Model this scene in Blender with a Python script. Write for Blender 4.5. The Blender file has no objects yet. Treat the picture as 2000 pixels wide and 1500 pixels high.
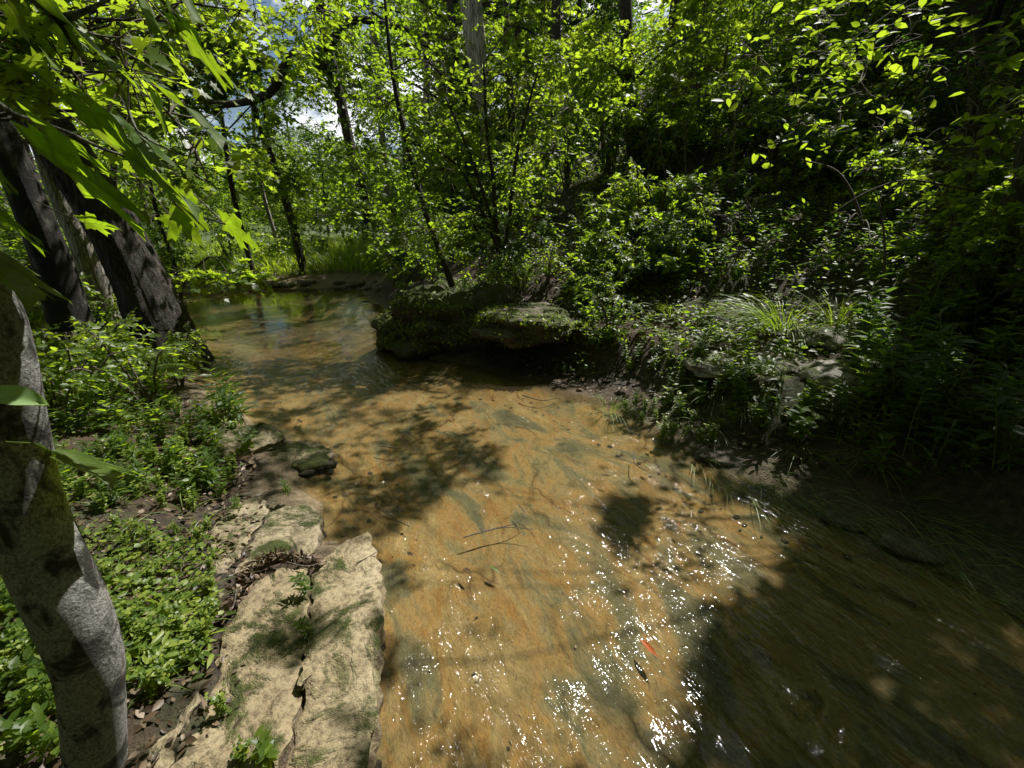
import bpy, bmesh, math, random
import numpy as np
from mathutils import Vector, noise, geometry

SC = bpy.context.scene
COL = SC.collection
RNG = np.random.default_rng(7)
random.seed(7)
PI = math.pi

# ------------------------------------------------------------------ camera numbers
FPX = 840.0
PITCH = math.radians(20.85)
CP, SP = math.cos(PITCH), math.sin(PITCH)
CAM = np.array([0.0, 0.0, 1.7])
SUN_EL, SUN_AZ = math.radians(57), math.radians(40)
SUN = np.array([math.sin(SUN_AZ) * math.cos(SUN_EL), math.cos(SUN_AZ) * math.cos(SUN_EL), math.sin(SUN_EL)])


def ray(u, v):
    dx = (u - 1000) / FPX
    dy = (750 - v) / FPX
    return np.array([dx, CP + dy * SP, -SP + dy * CP])


def at_z(u, v, z=0.0):
    r = ray(u, v)
    return CAM + r * ((z - CAM[2]) / r[2])


def at_y(u, v, y):
    r = ray(u, v)
    return CAM + r * (y / r[1])


def to_px(p):
    q = np.atleast_2d(p) - CAM
    dep = q[:, 1] * CP - q[:, 2] * SP
    up = q[:, 1] * SP + q[:, 2] * CP
    d = np.where(dep > 0.05, dep, np.nan)
    return 1000 + FPX * q[:, 0] / d, 750 - FPX * up / d


# ------------------------------------------------------------------ terrain
RB = np.array([(4.2, -7), (3.2, -2.5), (2.65, 0.3), (2.27, 1.4), (2.07, 1.83), (1.79, 2.22), (1.41, 2.69), (1.18, 3.16), (0.98, 3.77),
               (0.53, 4.09), (-0.63, 4.99), (-1.35, 5.41), (-2.08, 7.14), (-2.78, 8.98), (-3.7, 10.6), (-4.0, 12.0)])
RBX = np.vstack([RB, [(-3.2, 17), (-4.5, 26), (-9, 42), (-20, 90)]])
LB = np.array([(-4.0, 12.0), (-5.4, 11.6), (-7.0, 11.2), (-8.4, 10.8), (-9.4, 9.6), (-8.2, 8.2), (-5.8, 6.9), (-4.35, 5.6), (-3.45, 4.5),
               (-2.4, 3.6), (-1.9, 3.1), (-1.5, 2.9), (-1.41, 2.5), (-1.15, 2.3), (-1.1, 2.0), (-0.8, 1.95), (-0.66, 1.62),
               (-0.57, 1.23), (-0.5, 0.88), (-0.55, 0.2), (-0.8, -2.5), (-0.6, -7)])
WPOLY = np.vstack([RB, LB[1:]])


def seg_dist(x, y, pts, closed=False):
    x = np.asarray(x, float); y = np.asarray(y, float)
    best = np.full(x.shape, 1e9); side = np.zeros(x.shape)
    n = len(pts)
    for i in range(n if closed else n - 1):
        a = pts[i]; b = pts[(i + 1) % n]
        dx, dy = b - a
        L = dx * dx + dy * dy
        t = np.clip(((x - a[0]) * dx + (y - a[1]) * dy) / L, 0, 1)
        ex, ey = x - a[0] - t * dx, y - a[1] - t * dy
        d = np.hypot(ex, ey)
        cr = dx * (y - a[1]) - dy * (x - a[0])
        m = d < best - 1e-9
        best = np.where(m, d, best)
        side = np.where(m, cr, side)
    return best, side


def in_poly(x, y, poly):
    x = np.asarray(x, float); y = np.asarray(y, float)
    c = np.zeros(x.shape, bool)
    n = len(poly)
    for i in range(n):
        x1, y1 = poly[i]; x2, y2 = poly[(i + 1) % n]
        m = ((y1 > y) != (y2 > y)) & (x < (x2 - x1) * (y - y1) / (y2 - y1 + 1e-12) + x1)
        c ^= m
    return c


def sst(a, b, x):
    t = np.clip((x - a) / (b - a), 0, 1)
    return t * t * (3 - 2 * t)


_K = [(math.cos(a) * f, math.sin(a) * f, ph, amp) for a, f, ph, amp in
      [(0.3, 0.7, 1.1, 1.0), (1.4, 1.1, 2.3, .8), (2.2, 1.7, .4, .6), (2.9, 2.9, 4.0, .4), (.9, 4.3, 3.1, .28), (1.9, 6.7, 5.2, .2), (.1, 9.1, 1.7, .14), (2.6, 13.0, .2, .1)]]


def wob(x, y):
    s = 0
    for kx, ky, ph, am in _K:
        s = s + am * np.sin(kx * x + ky * y + ph + 1.3 * np.sin(.6 * ky * x - .7 * kx * y + ph * 2))
    return s / 2.2


def dists(x, y):
    dw, _ = seg_dist(x, y, WPOLY, True)
    inside = in_poly(x, y, WPOLY)
    dw = np.where(inside, -dw, dw)
    dr, cr = seg_dist(x, y, RBX)
    dr = np.where(cr < 0, dr, -dr)       # positive on the hill side
    return dw, dr, inside


def height(x, y):
    x = np.asarray(x, float); y = np.asarray(y, float)
    dw, dr, ins = dists(x, y)
    w = wob(x, y)
    dl = np.maximum(dw + .04 * w, 0)
    hl = .10 * sst(0, .25, dl) + .22 * sst(.3, 1.6, dl) + .25 * sst(1.5, 6, dl) + (.05 * w) * sst(0, .8, dl) + .9 * sst(14, 40, dl)
    pocket = .95 * np.exp(-(((x - .2) / .75) ** 2 + ((y - 4.75) / .6) ** 2))
    d = np.maximum(dr + .12 * w * sst(0, .5, dr) - pocket, 0)
    hr = .10 * sst(0, .35, d) + .42 * sst(.35, .95, d) + .36 * sst(1.0, 2.4, d) + .66 * np.maximum(d - 2.0, 0) \
        - .30 * np.maximum(d - 17, 0) + .12 * w * sst(.6, 2.5, d)
    hr = np.minimum(hr, 16 + .02 * d)
    h = np.where(dr > 0, np.maximum(hr, np.minimum(hl, .30) * sst(9, 12, y)), hl)
    dep = np.maximum(-dw, 0)
    deep = sst(4.5, 7.5, y) * .25
    bed = -.012 - .05 * sst(0, .5, dep) - deep * sst(.1, 1.2, dep) + .012 * w
    return np.where(ins, bed, h)


def hz(x, y):
    return float(height(np.array([x]), np.array([y]))[0])


def gnd(u, v):
    """first point where the line of sight through a place in the view meets the land"""
    r = ray(u, v)
    t = np.linspace(.4, 40, 4000)
    P = CAM + r[None, :] * t[:, None]
    h = height(P[:, 0], P[:, 1])
    k = np.argmax(P[:, 2] <= h)
    if P[k, 2] > h[k]:
        k = len(t) - 1
    return np.array([P[k, 0], P[k, 1], h[k]])


# ------------------------------------------------------------------ where the sun comes through the canopy
LIT = [np.array(p, float) for p in [
    [(1330, 900), (1400, 950), (1500, 1005), (1550, 1060), (1490, 1140), (1410, 1200), (1300, 1160), (1200, 1090)],
    [(905, 765), (1010, 755), (1130, 775), (1215, 830), (1290, 885), (1372, 935), (1345, 985), (1200, 975), (1160, 1040), (1230, 1110), (1320, 1120),
     (1400, 1060), (1450, 1090), (1385, 1160), (1368, 1290), (1330, 1390), (1500, 1530), (700, 1530), (740, 1330), (745, 1060),
     (815, 990), (960, 935), (985, 880), (900, 830)],
    [(470, 1190), (560, 1110), (735, 1030), (750, 1100), (750, 1330), (720, 1520), (400, 1520), (330, 1480), (400, 1340)],
    [(120, 930), (380, 890), (440, 1000), (600, 980), (620, 1060), (460, 1110), (440, 1250), (350, 1330), (260, 1500), (230, 1300), (170, 1150)],
    [(380, 640), (560, 612), (720, 598), (745, 625), (600, 655), (400, 695)],
    [(530, 770), (600, 762), (610, 795), (540, 805)],
    [(700, 785), (800, 755), (880, 785), (760, 805)],
    [(620, 850), (740, 815), (770, 845), (680, 895)],
    [(680, 920), (750, 912), (760, 960), (690, 965)],
    [(440, 440), (640, 440), (640, 552), (440, 552)],
    [(770, 610), (790, 570), (850, 535), (930, 545), (920, 580), (850, 600), (790, 650)],
    [(945, 615), (1095, 598), (1120, 645), (980, 660)],
    [(1340, 540), (1500, 470), (1740, 490), (1840, 600), (1790, 720), (1690, 830), (1400, 840), (1190, 765), (1300, 640)],
    [(40, 580), (180, 590), (340, 640), (210, 840), (80, 860)],
    [(1060, 290), (1240, 250), (1240, 330), (1090, 420)],
]]
DARK = [np.array(p, float) for p in [
    [(1165, 990), (1260, 950), (1400, 960), (1420, 1040), (1330, 1105), (1240, 1085)],
    [(800, 850), (940, 820), (985, 870), (900, 925), (800, 980), (690, 1000), (720, 900)],
    [(450, 1330), (560, 1280), (600, 1320), (520, 1390)],
    [(640, 1085), (735, 1050), (735, 1080), (650, 1130)],
    [(690, 1270), (735, 1240), (800, 1290), (740, 1330)],
    [(750, 1110), (800, 1090), (800, 1150), (750, 1160)],
    [(880, 1430), (930, 1430), (930, 1500), (880, 1500)],
    [(570, 850), (680, 800), (740, 840), (720, 950), (640, 980), (600, 930)],
]]
SUNBALLS = [(at_y(u, v, y), r) for u, v, y, r in [
    (820, 330, 6.6, .75), (900, 230, 6.6, .8), (1000, 170, 7.5, .9), (1090, 260, 7, .8), (980, 380, 6.4, .7), (1130, 120, 8, 1.0), (1250, 120, 8, 1.0),
    (740, 260, 8, .8), (850, 480, 6.2, .6),
    (1480, 120, 5, .7), (1600, 130, 4.8, .7), (1720, 110, 4.6, .7), (1850, 140, 4.4, .6), (1560, 250, 4.7, .5), (1700, 280, 4.5, .55), (1880, 250, 4.3, .5),
    (1440, 440, 4.4, .45), (1550, 450, 4.3, .45), (1340, 60, 7, .9),
    (150, 90, 2.6, .8), (300, 230, 2.6, .7), (120, 260, 2.6, .7), (420, 150, 3.4, .7), (300, 340, 1.0, .16), (420, 230, 1.03, .14), (420, 110, .96, .12), (330, 40, .95, .12),
    (40, 772, .6, .25), (1960, 120, 4.1, .45), (1960, 260, 4.0, .45), (1900, 380, 4.1, .4), (1780, 420, 4.1, .3), (1620, 380, 4.3, .3), (150, 460, 6.3, .6), (190, 540, 6.2, .5), (70, 420, 4.6, .35), (930, 60, 12.5, .8), (190, 1250, .78, .25), (180, 1420, .78, .2), (200, 1330, .78, .2), (60, 960, .8, .15), (420, 530, 5.6, .5), (250, 480, 5.1, .3), (480, 20, 6.6, .6), (600, 40, 7.1, .6), (820, 100, 7, .8), (1000, 60, 8, .9), (1180, 60, 8.6, .9), (1420, 60, 6.5, .8), (380, 360, 6.8, .6), (540, 60, 7, .9), (430, 540, 5.4, .55), (90, 650, 2.2, .45), (200, 760, 2.6, .5), (560, 490, 14, 1.4), (350, 440, 7, .8)]]


def land_hit(P):
    """slide each point down its sunbeam to the land"""
    P = np.asarray(P, float)
    s = P[:, 2] / SUN[2]
    for _ in range(6):
        q = P - SUN * s[:, None]
        s = np.clip(s + .7 * (q[:, 2] - height(q[:, 0], q[:, 1])) / SUN[2], 0, 60)
    return P - SUN * s[:, None], s


def sun_keep(P, clear=1.0, rng=RNG, leak=.02):
    """which leaves stay: thin the foliage where its shade would fall in a sunny glade"""
    q, s = land_hit(P)
    q[:, :2] += rng.normal(0, .035, (len(P), 2))
    u, v = to_px(q)
    lit = np.zeros(len(P), bool)
    for poly in LIT:
        lit |= in_poly(u, v, poly)
    lit &= s > clear
    for c, r in SUNBALLS:
        d = c[None, :] - P
        a = -(d @ SUN)
        perp = np.linalg.norm(d + a[:, None] * SUN[None, :], axis=1)
        lit |= (perp < r * .85) & (a > max(r, clear) * .9)
    return ~lit | (rng.random(len(P)) < leak)


# ------------------------------------------------------------------ mesh helpers
class Geo:
    def __init__(self):
        self.v = []; self.f = []; self.n = 0

    def add(self, v, f, mat=0):
        v = np.asarray(v, float).reshape(-1, 3)
        f = np.asarray(f, int)
        if len(v) == 0 or len(f) == 0:
            return
        self.v.append(v); self.f.append((f + self.n, mat)); self.n += len(v)

    def build(self, name, mats, parent=None, smooth=False, attrs=None):
        me = bpy.data.meshes.new(name)
        if self.n:
            V = np.concatenate(self.v)
            idx, starts, mi, pos = [], [], [], 0
            for f, m in self.f:
                k = f.shape[1]
                idx.append(f.ravel()); starts.append(pos + np.arange(len(f)) * k)
                mi.append(np.full(len(f), m)); pos += f.size
            idx = np.concatenate(idx); starts = np.concatenate(starts); mi = np.concatenate(mi)
            me.vertices.add(len(V)); me.vertices.foreach_set('co', V.astype(np.float32).ravel())
            me.loops.add(len(idx)); me.loops.foreach_set('vertex_index', idx.astype(np.int32))
            me.polygons.add(len(starts)); me.polygons.foreach_set('loop_start', starts.astype(np.int32))
            me.polygons.foreach_set('material_index', mi.astype(np.int32))
            if smooth:
                me.polygons.foreach_set('use_smooth', np.ones(len(starts), bool))
            me.update(calc_edges=True)
            for k, arr in (attrs or {}).items():
                a = me.attributes.new(k, 'FLOAT', 'POINT')
                a.data.foreach_set('value', np.asarray(arr, np.float32))
        for m in (mats if isinstance(mats, (list, tuple)) else [mats]):
            me.materials.append(m)
        o = bpy.data.objects.new(name, me)
        COL.objects.link(o)
        if parent is not None:
            o.parent = parent
        return o


def norm(a):
    a = np.asarray(a, float)
    return a / (np.linalg.norm(a, axis=-1, keepdims=True) + 1e-9)


def smooth_path(pts, n=6):
    pts = np.asarray(pts, float)
    if len(pts) < 3:
        t = np.linspace(0, 1, n + 1)[:, None]
        return pts[0] * (1 - t) + pts[-1] * t
    P = np.vstack([2 * pts[0] - pts[1], pts, 2 * pts[-1] - pts[-2]])
    out = []
    for i in range(1, len(P) - 2):
        for t in np.linspace(0, 1, n, endpoint=False):
            a, b, c, d = P[i - 1:i + 3]
            out.append(.5 * (2 * b + (c - a) * t + (2 * a - 5 * b + 4 * c - d) * t * t + (3 * b - a - 3 * c + d) * t ** 3))
    out.append(pts[-1])
    return np.array(out)


def sunny(path, base, clear=1.5):
    return sun_keep(smooth_path(path, 8) + base, clear, np.random.default_rng(1), 0).mean() < .8


def blocks_sun(loc, h, r=.4, clear=.6):
    P = np.array([(loc[0] + dx, loc[1] + dy, loc[2] + h * k) for k in (.5, .75, .95) for dx, dy in ((0, 0), (r, 0), (-r, 0), (0, r), (0, -r))])
    return sun_keep(P, clear, np.random.default_rng(2), 0).mean() < .72


def tube(g, path, radii, sides=6, mat=0, rough=0.0, rng=RNG, ridges=0):
    path = np.asarray(path, float)
    n = len(path)
    radii = np.interp(np.linspace(0, 1, n), np.linspace(0, 1, len(np.atleast_1d(radii))), np.atleast_1d(radii))
    T = norm(np.gradient(path, axis=0))
    ref = np.array([0, 0, 1.0]) if abs(T[0][2]) < .9 else np.array([1.0, 0, 0])
    X = norm(np.cross(T[0], ref)); rings = []
    ang = np.arange(sides) / sides * 2 * PI
    ph = rng.random(6) * 6.28
    for i in range(n):
        X = norm(X - T[i] * (X @ T[i])); Y = np.cross(T[i], X)
        r = radii[i] * np.ones(sides)
        if rough:
            s = i / n * 12
            r = r * (1 + rough * (np.sin(2 * ang + ph[0] + .7 * s) * .4 + np.sin(3 * ang + ph[1] - .5 * s) * .35 + np.sin(5 * ang + ph[2] + 1.9 * s) * .25 + rng.normal(0, .22, sides)))
        if ridges:
            r = r * (1 + .05 * np.sin(ridges * ang + .8 * np.sin(i * .35 + ang * 3) + ph[3]) + .03 * np.sin(ridges * .5 * ang + i * .21))
        rings.append(path[i] + r[:, None] * (np.cos(ang)[:, None] * X + np.sin(ang)[:, None] * Y))
    V = np.vstack(rings + [path[-1:] + T[-1] * radii[-1] * .5])
    i = np.arange(n - 1)[:, None] * sides; j = np.arange(sides)[None, :]; j2 = (j + 1) % sides
    F = np.stack([i + j, i + j2, i + sides + j2, i + sides + j], -1).reshape(-1, 4)
    g.add(V, F, mat)
    b = (n - 1) * sides
    g.f.append((np.stack([b + np.arange(sides), b + (np.arange(sides) + 1) % sides, np.full(sides, n * sides)], -1) + g.n - len(V), mat))


# leaf shapes: x along the leaf, y across, z up; unit length
def T_quad(w=.3, fold=.07):
    return np.array([(0, 0, 0), (.42, w, fold), (.42, -w, fold), (1, 0, -.05)]), [np.array([(0, 2, 3)]), np.array([(0, 3, 1)])]


def T_oval(w=.27, fold=.06, tip=1.0, droop=.08):
    V = np.array([(0, 0, 0), (.25, w * .8, fold), (.25, -w * .8, fold), (.25, 0, 0), (.62, w * .85, fold * .8 - droop * .3), (.62, -w * .85, fold * .8 - droop * .3), (.62, 0, -droop * .3), (tip, 0, -droop)])
    return V, [np.array([(0, 3, 1), (0, 2, 3), (4, 6, 7), (6, 5, 7)]), np.array([(1, 3, 6, 4), (3, 2, 5, 6)])]


MH = [(-.06, .13), (-.12, .36), (.03, .33), (.10, .42), (.16, .30), (.22, .47), (.32, .66), (.37, .52), (.47, .54), (.44, .36), (.40, .20), (.55, .21), (.63, .33), (.68, .19), (.80, .15), (.85, .08)]


def T_maple():
    """small maple leaf: a fan of each lobed half"""
    V = [(0, 0, 0), (.36, 0, 0), (1, 0, -.08)]
    F = []
    for s in (1, -1):
        k = len(V)
        half = [MH[i] for i in (1, 4, 6, 10, 12, 13)]
        for x, y in half:
            V.append((x, y * s, .10 * abs(y) - .12 * x * x))
        loop = [0] + list(range(k, k + len(half))) + [2]
        for a, b in zip(loop[:-1], loop[1:]):
            F.append((1, b, a) if s > 0 else (1, a, b))
    return np.array(V), [np.array(F)]


def T_maple_fine():
    out = [(0, 0)] + MH + [(1, 0)] + [(x, -y) for x, y in reversed(MH)]
    pts = [Vector(p) for p in out]
    n = len(pts)
    edges = [(i, (i + 1) % n) for i in range(n)]
    for i in range(1, 22):
        pts.append(Vector((i / 22, 0)))
    rr = np.random.default_rng(3)
    for gx in np.arange(-.1, 1, .032):
        for gy in np.arange(-.62, .63, .032):
            x, y = gx + rr.normal(0, .004), gy + rr.normal(0, .004)
            if abs(y) > .03 and in_poly(np.array([x]), np.array([y]), out)[0]:
                pts.append(Vector((x, y)))
    r = geometry.delaunay_2d_cdt(pts, edges, [], 1, 1e-5)
    V = np.array([(p.x, p.y) for p in r[0]])
    x, y = V[:, 0], V[:, 1]
    vein = np.minimum.reduce([np.abs(y), np.abs(np.abs(y) - .0 - 2.0 * (x - 0.0)) * .45 + 10 * (x < 0), np.abs(np.abs(y) - .2 - .62 * (x - .38) * 1.1)])
    z = .16 * np.abs(y) - .22 * x * x - .25 * y * y + .02 * np.sin(9 * x + 4 * y) + .015 * np.sin(14 * y) + .012 * np.minimum(vein, .08) / .08
    return np.column_stack([x, y, z]), [np.array([f for f in r[2]])]


def T_lobed():
    """palmately cut creeper / grape leaf"""
    return T_maple()


TQ, TQW, TOV, TLANCE, TROUND, TMAP, TMAPF = T_quad(), T_quad(.36, .1), T_oval(), T_oval(.14, .05, 1, .18), T_oval(.40, .05, .95, .05), T_maple(), T_maple_fine()


def put_leaves(g, tm, pos, d, nrm, size, mat=0):
    V, F = tm
    pos = np.asarray(pos, float)
    if len(pos) == 0:
        return
    X = norm(d); Z = norm(nrm - X * np.sum(nrm * X, 1, keepdims=True)); Y = np.cross(Z, X)
    size = np.asarray(size, float)[:, None, None]
    W = pos[:, None, :] + size * (V[None, :, 0:1] * X[:, None, :] + V[None, :, 1:2] * Y[:, None, :] + V[None, :, 2:3] * Z[:, None, :])
    k = len(V); N = len(pos)
    base = g.n
    g.v.append(W.reshape(-1, 3)); g.n += N * k
    for f in F:
        ff = (f[None] + (np.arange(N) * k)[:, None, None]).reshape(-1, f.shape[1]) + base
        g.f.append((ff, mat))


def sprays(g, org, d, length, n, tm, size, leaf_mat=0, twig_mat=1, twig_r=.004, rng=RNG, keep=None, flat=.45, droop=.25, spread=1.0):
    """leafy twigs: leaves set alternately along each twig, blades near level"""
    N = len(org)
    if N == 0:
        return
    d = norm(d)
    L = length * rng.uniform(.6, 1.25, N)
    t = (np.arange(n) + .6) / n
    T = t[None, :, None]
    bend = np.zeros((N, 1, 3)); bend[:, 0, 2] = -droop * L
    P = org[:, None, :] + d[:, None, :] * (L[:, None, None] * T) + bend * T * T
    up = norm(np.array([0, 0, 1.0]) + rng.normal(0, .28, (N, 3)))
    side = norm(np.cross(d, up))
    sgn = np.where(np.arange(n) % 2 == 0, 1, -1)[None, :, None]
    ld = d[:, None, :] * rng.uniform(.2, .9, (N, n, 1)) + side[:, None, :] * sgn * rng.uniform(.5, 1.1, (N, n, 1)) * spread + rng.normal(0, .22, (N, n, 3))
    ld[:, :, 2] -= .18
    nr = up[:, None, :] + rng.normal(0, flat, (N, n, 3))
    sz = size * rng.uniform(.55, 1.25, (N, n)) * (1 - .25 * np.abs(t - .5))[None, :]
    P = P.reshape(-1, 3); ld = ld.reshape(-1, 3); nr = nr.reshape(-1, 3); sz = sz.ravel()
    if keep is not None:
        k = keep(P)
        P, ld, nr, sz = P[k], ld[k], nr[k], sz[k]
        tk = k.reshape(N, n).mean(1) > .35
    else:
        tk = np.ones(N, bool)
    put_leaves(g, tm, P, ld, nr, sz, leaf_mat)
    o, e = org[tk], (org + d * L[:, None] + bend[:, 0, :])[tk]
    m = (org + d * L[:, None] * .5 + bend[:, 0, :] * .25)[tk]
    s1 = side[tk] * twig_r; s2 = norm(np.cross(side[tk], d[tk])) * twig_r
    M = len(o)
    if M:
        ring = lambda c, k: np.stack([c + s1 * k, c - s1 * .5 * k + s2 * .87 * k, c - s1 * .5 * k - s2 * .87 * k], 1)
        V = np.concatenate([ring(o, 1), ring(m, .8), ring(e, .35)], 1).reshape(-1, 3)
        f = []
        for a in (0, 3):
            for i in range(3):
                j = (i + 1) % 3
                f.append((a + i, a + j, a + 3 + j, a + 3 + i))
        f = np.array(f)
        g.add(V, (f[None] + (np.arange(M) * 9)[:, None, None]).reshape(-1, 4), twig_mat)


# ------------------------------------------------------------------ materials
def mat(name):
    m = bpy.data.materials.new(name); m.use_nodes = True
    nt = m.node_tree; nt.nodes.clear()
    return m, nt, nt.nodes.new('ShaderNodeOutputMaterial')


def nd(nt, typ, ins=None, **kw):
    n = nt.nodes.new(typ)
    for k, v in kw.items():
        setattr(n, k, v)
    for k, v in (ins or {}).items():
        if isinstance(v, bpy.types.NodeSocket):
            nt.links.new(v, n.inputs[k])
        else:
            n.inputs[k].default_value = v
    return n


def ramp(nt, fac, stops):
    r = nt.nodes.new('ShaderNodeValToRGB')
    el = r.color_ramp.elements
    while len(el) < len(stops):
        el.new(.5)
    for e, (p, c) in zip(el, stops):
        e.position = p; e.color = (*c, 1) if len(c) == 3 else c
    nt.links.new(fac, r.inputs['Fac'])
    return r.outputs['Color']


def mixc(nt, fac, a, b, mode='MIX'):
    m = nt.nodes.new('ShaderNodeMix'); m.data_type = 'RGBA'; m.blend_type = mode
    for i, s in ((0, fac), (6, a), (7, b)):
        if isinstance(s, bpy.types.NodeSocket):
            nt.links.new(s, m.inputs[i])
        else:
            m.inputs[i].default_value = s if i == 0 else (*s, 1)
    return m.outputs[2]


def coords(nt, scale=(1, 1, 1), rot=(0, 0, 0), kind='Object'):
    tc = nt.nodes.new('ShaderNodeTexCoord')
    mp = nd(nt, 'ShaderNodeMapping', {'Vector': tc.outputs[kind], 'Scale': scale, 'Rotation': rot})
    return mp.outputs['Vector']


def flow(nt, along, across, deg=-67):
    tc = nt.nodes.new('ShaderNodeTexCoord')
    mp = nd(nt, 'ShaderNodeMapping', {'Vector': tc.outputs['Object'], 'Scale': (along, across, 1), 'Rotation': (0, 0, math.radians(deg))}, vector_type='TEXTURE')
    return mp.outputs['Vector']


def noise_t(nt, vec, scale, detail=4, rough=.55, dist=0.0):
    return nd(nt, 'ShaderNodeTexNoise', {'Vector': vec, 'Scale': scale, 'Detail': detail, 'Roughness': rough, 'Distortion': dist}).outputs['Fac']


def leaf_material(name, stops, trans, tfac=.5, gloss=.05, rough=.45, vein=False):
    m, nt, out = mat(name)
    geo = nd(nt, 'ShaderNodeNewGeometry')
    rnd = geo.outputs['Random Per Island']
    c = ramp(nt, rnd, stops)
    k = ramp(nt, rnd, [(0, tuple(x * .65 for x in trans)), (.5, trans), (1, tuple(min(1, x * 1.35) for x in trans))])
    if vein:
        va = nd(nt, 'ShaderNodeAttribute', attribute_name='vein').outputs['Fac']
        mott = ramp(nt, noise_t(nt, coords(nt), 38, 4, .65), [(.35, (.62, .62, .6)), (.6, (1.08, 1.05, 1))])
        c = mixc(nt, va, mixc(nt, 1.0, c, mott, 'MULTIPLY'), (.14, .2, .06))
        k = mixc(nt, va, mixc(nt, 1.0, k, mott, 'MULTIPLY'), (.16, .2, .02))
    dif = nd(nt, 'ShaderNodeBsdfDiffuse', {'Color': c})
    tr = nd(nt, 'ShaderNodeBsdfTranslucent', {'Color': k})
    mx = nd(nt, 'ShaderNodeMixShader', {0: tfac, 1: dif.outputs[0], 2: tr.outputs[0]})
    gl = nd(nt, 'ShaderNodeBsdfGlossy', {'Color': (1, 1, 1, 1), 'Roughness': rough})
    lw = nd(nt, 'ShaderNodeLayerWeight', {'Blend': .25})
    fm = nd(nt, 'ShaderNodeMath', {0: lw.outputs['Facing'], 1: gloss, 2: gloss * .4}, operation='MULTIPLY_ADD', use_clamp=True)
    mx2 = nd(nt, 'ShaderNodeMixShader', {0: fm.outputs[0], 1: mx.outputs[0], 2: gl.outputs[0]})
    nt.links.new(mx2.outputs[0], out.inputs[0])
    return m


LG = leaf_material('green_leaf', [(0, (.028, .06, .012)), (.5, (.045, .09, .016)), (1, (.07, .12, .018))], (.36, .55, .022))
LGD = leaf_material('deep_green_leaf', [(0, (.018, .045, .012)), (.5, (.03, .065, .015)), (1, (.045, .085, .018))], (.15, .29, .02))
LGY = leaf_material('yellow_green_leaf', [(0, (.04, .08, .012)), (.5, (.065, .115, .016)), (1, (.10, .15, .02))], (.48, .66, .03))
LGC = leaf_material('ground_cover_leaf', [(0, (.035, .075, .012)), (.5, (.11, .175, .02)), (1, (.23, .28, .045))], (.36, .48, .022), tfac=.42)
LGR = leaf_material('grass_blade', [(0, (.06, .12, .018)), (.6, (.12, .2, .03)), (1, (.22, .26, .08))], (.34, .5, .03), tfac=.4, gloss=.06)
LDRY = leaf_material('dry_leaf', [(0, (.03, .02, .013)), (.45, (.075, .05, .03)), (.8, (.15, .105, .065)), (1, (.27, .21, .15))], (.12, .07, .03), tfac=.15, gloss=.05)


def bark_material(name, stops, sc=(9, 9, 1.6), bump=.6, patch=None, fine=60):
    m, nt, out = mat(name)
    v = coords(nt, sc)
    n1 = noise_t(nt, v, 2.2, 6, .65, .6)
    vo = nd(nt, 'ShaderNodeTexVoronoi', {'Vector': v, 'Scale': 2.6, 'Randomness': 1.0}, feature='DISTANCE_TO_EDGE')
    hgt = nd(nt, 'ShaderNodeMath', {0: vo.outputs['Distance'], 1: n1}, operation='MULTIPLY')
    c = ramp(nt, n1, stops)
    c = mixc(nt, .8, c, ramp(nt, vo.outputs['Distance'], [(.02, (.22, .2, .19)), (.16, (1, 1, 1))]), 'MULTIPLY') if not patch else c
    if patch:
        v2 = coords(nt, (1, 1, .8))
        p = noise_t(nt, v2, patch[0], 5, .62, .8)
        f = ramp(nt, p, [(patch[1], (0, 0, 0)), (patch[2], (1, 1, 1))])
        f2 = noise_t(nt, v2, fine, 4, .7)
        ff = ramp(nt, f2, [(.36, (0, 0, 0)), (.6, (1, 1, 1))])
        c = mixc(nt, ff, c, patch[4])
        c = mixc(nt, f, c, mixc(nt, ff, patch[3], tuple(x * .35 for x in patch[3])))
    h2 = nd(nt, 'ShaderNodeMath', {0: hgt.outputs[0], 1: noise_t(nt, coords(nt), fine, 5, .7)}, operation='ADD')
    b = nd(nt, 'ShaderNodeBump', {'Height': h2.outputs[0], 'Strength': bump, 'Distance': .05})
    p = nd(nt, 'ShaderNodeBsdfPrincipled', {'Base Color': c, 'Roughness': .9, 'Normal': b.outputs[0]})
    nt.links.new(p.outputs[0], out.inputs[0])
    return m


B_OAK = bark_material('furrowed_dark_bark', [(.3, (.018, .014, .011)), (.5, (.07, .058, .048)), (.72, (.17, .15, .13))], (11, 11, 1.6), 1.0)
B_PALE = bark_material('pale_scaly_bark', [(.3, (.2, .18, .155)), (.5, (.42, .39, .34)), (.72, (.58, .55, .5))], (8, 8, 1.5), .8)
B_MOTTLE = bark_material('mottled_lichen_bark', [(.3, (.05, .047, .04)), (.5, (.12, .115, .105)), (.7, (.26, .25, .235))], (7, 7, 5), .7,
                         patch=(11, .49, .60, (.05, .045, .036), (.45, .44, .41)), fine=150)
B_PATCH = bark_material('dark_patched_bark', [(.3, (.03, .026, .02)), (.5, (.07, .062, .052)), (.7, (.15, .14, .12))], (8, 8, 4), .8, patch=(5, .36, .46, (.03, .026, .02), (.13, .12, .105)), fine=90)
B_DARK = bark_material('dark_thin_bark', [(.3, (.022, .017, .013)), (.55, (.06, .048, .038)), (.75, (.11, .09, .075))], (18, 18, 4), .4)
B_SNAG = bark_material('bleached_dead_wood', [(.3, (.26, .23, .2)), (.5, (.55, .51, .46)), (.72, (.75, .71, .65))], (7, 7, .9), .9)
B_TWIG = bark_material('twig_bark', [(.3, (.05, .04, .03)), (.5, (.12, .10, .08)), (.75, (.24, .21, .17))], (30, 30, 10), .2)


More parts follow.
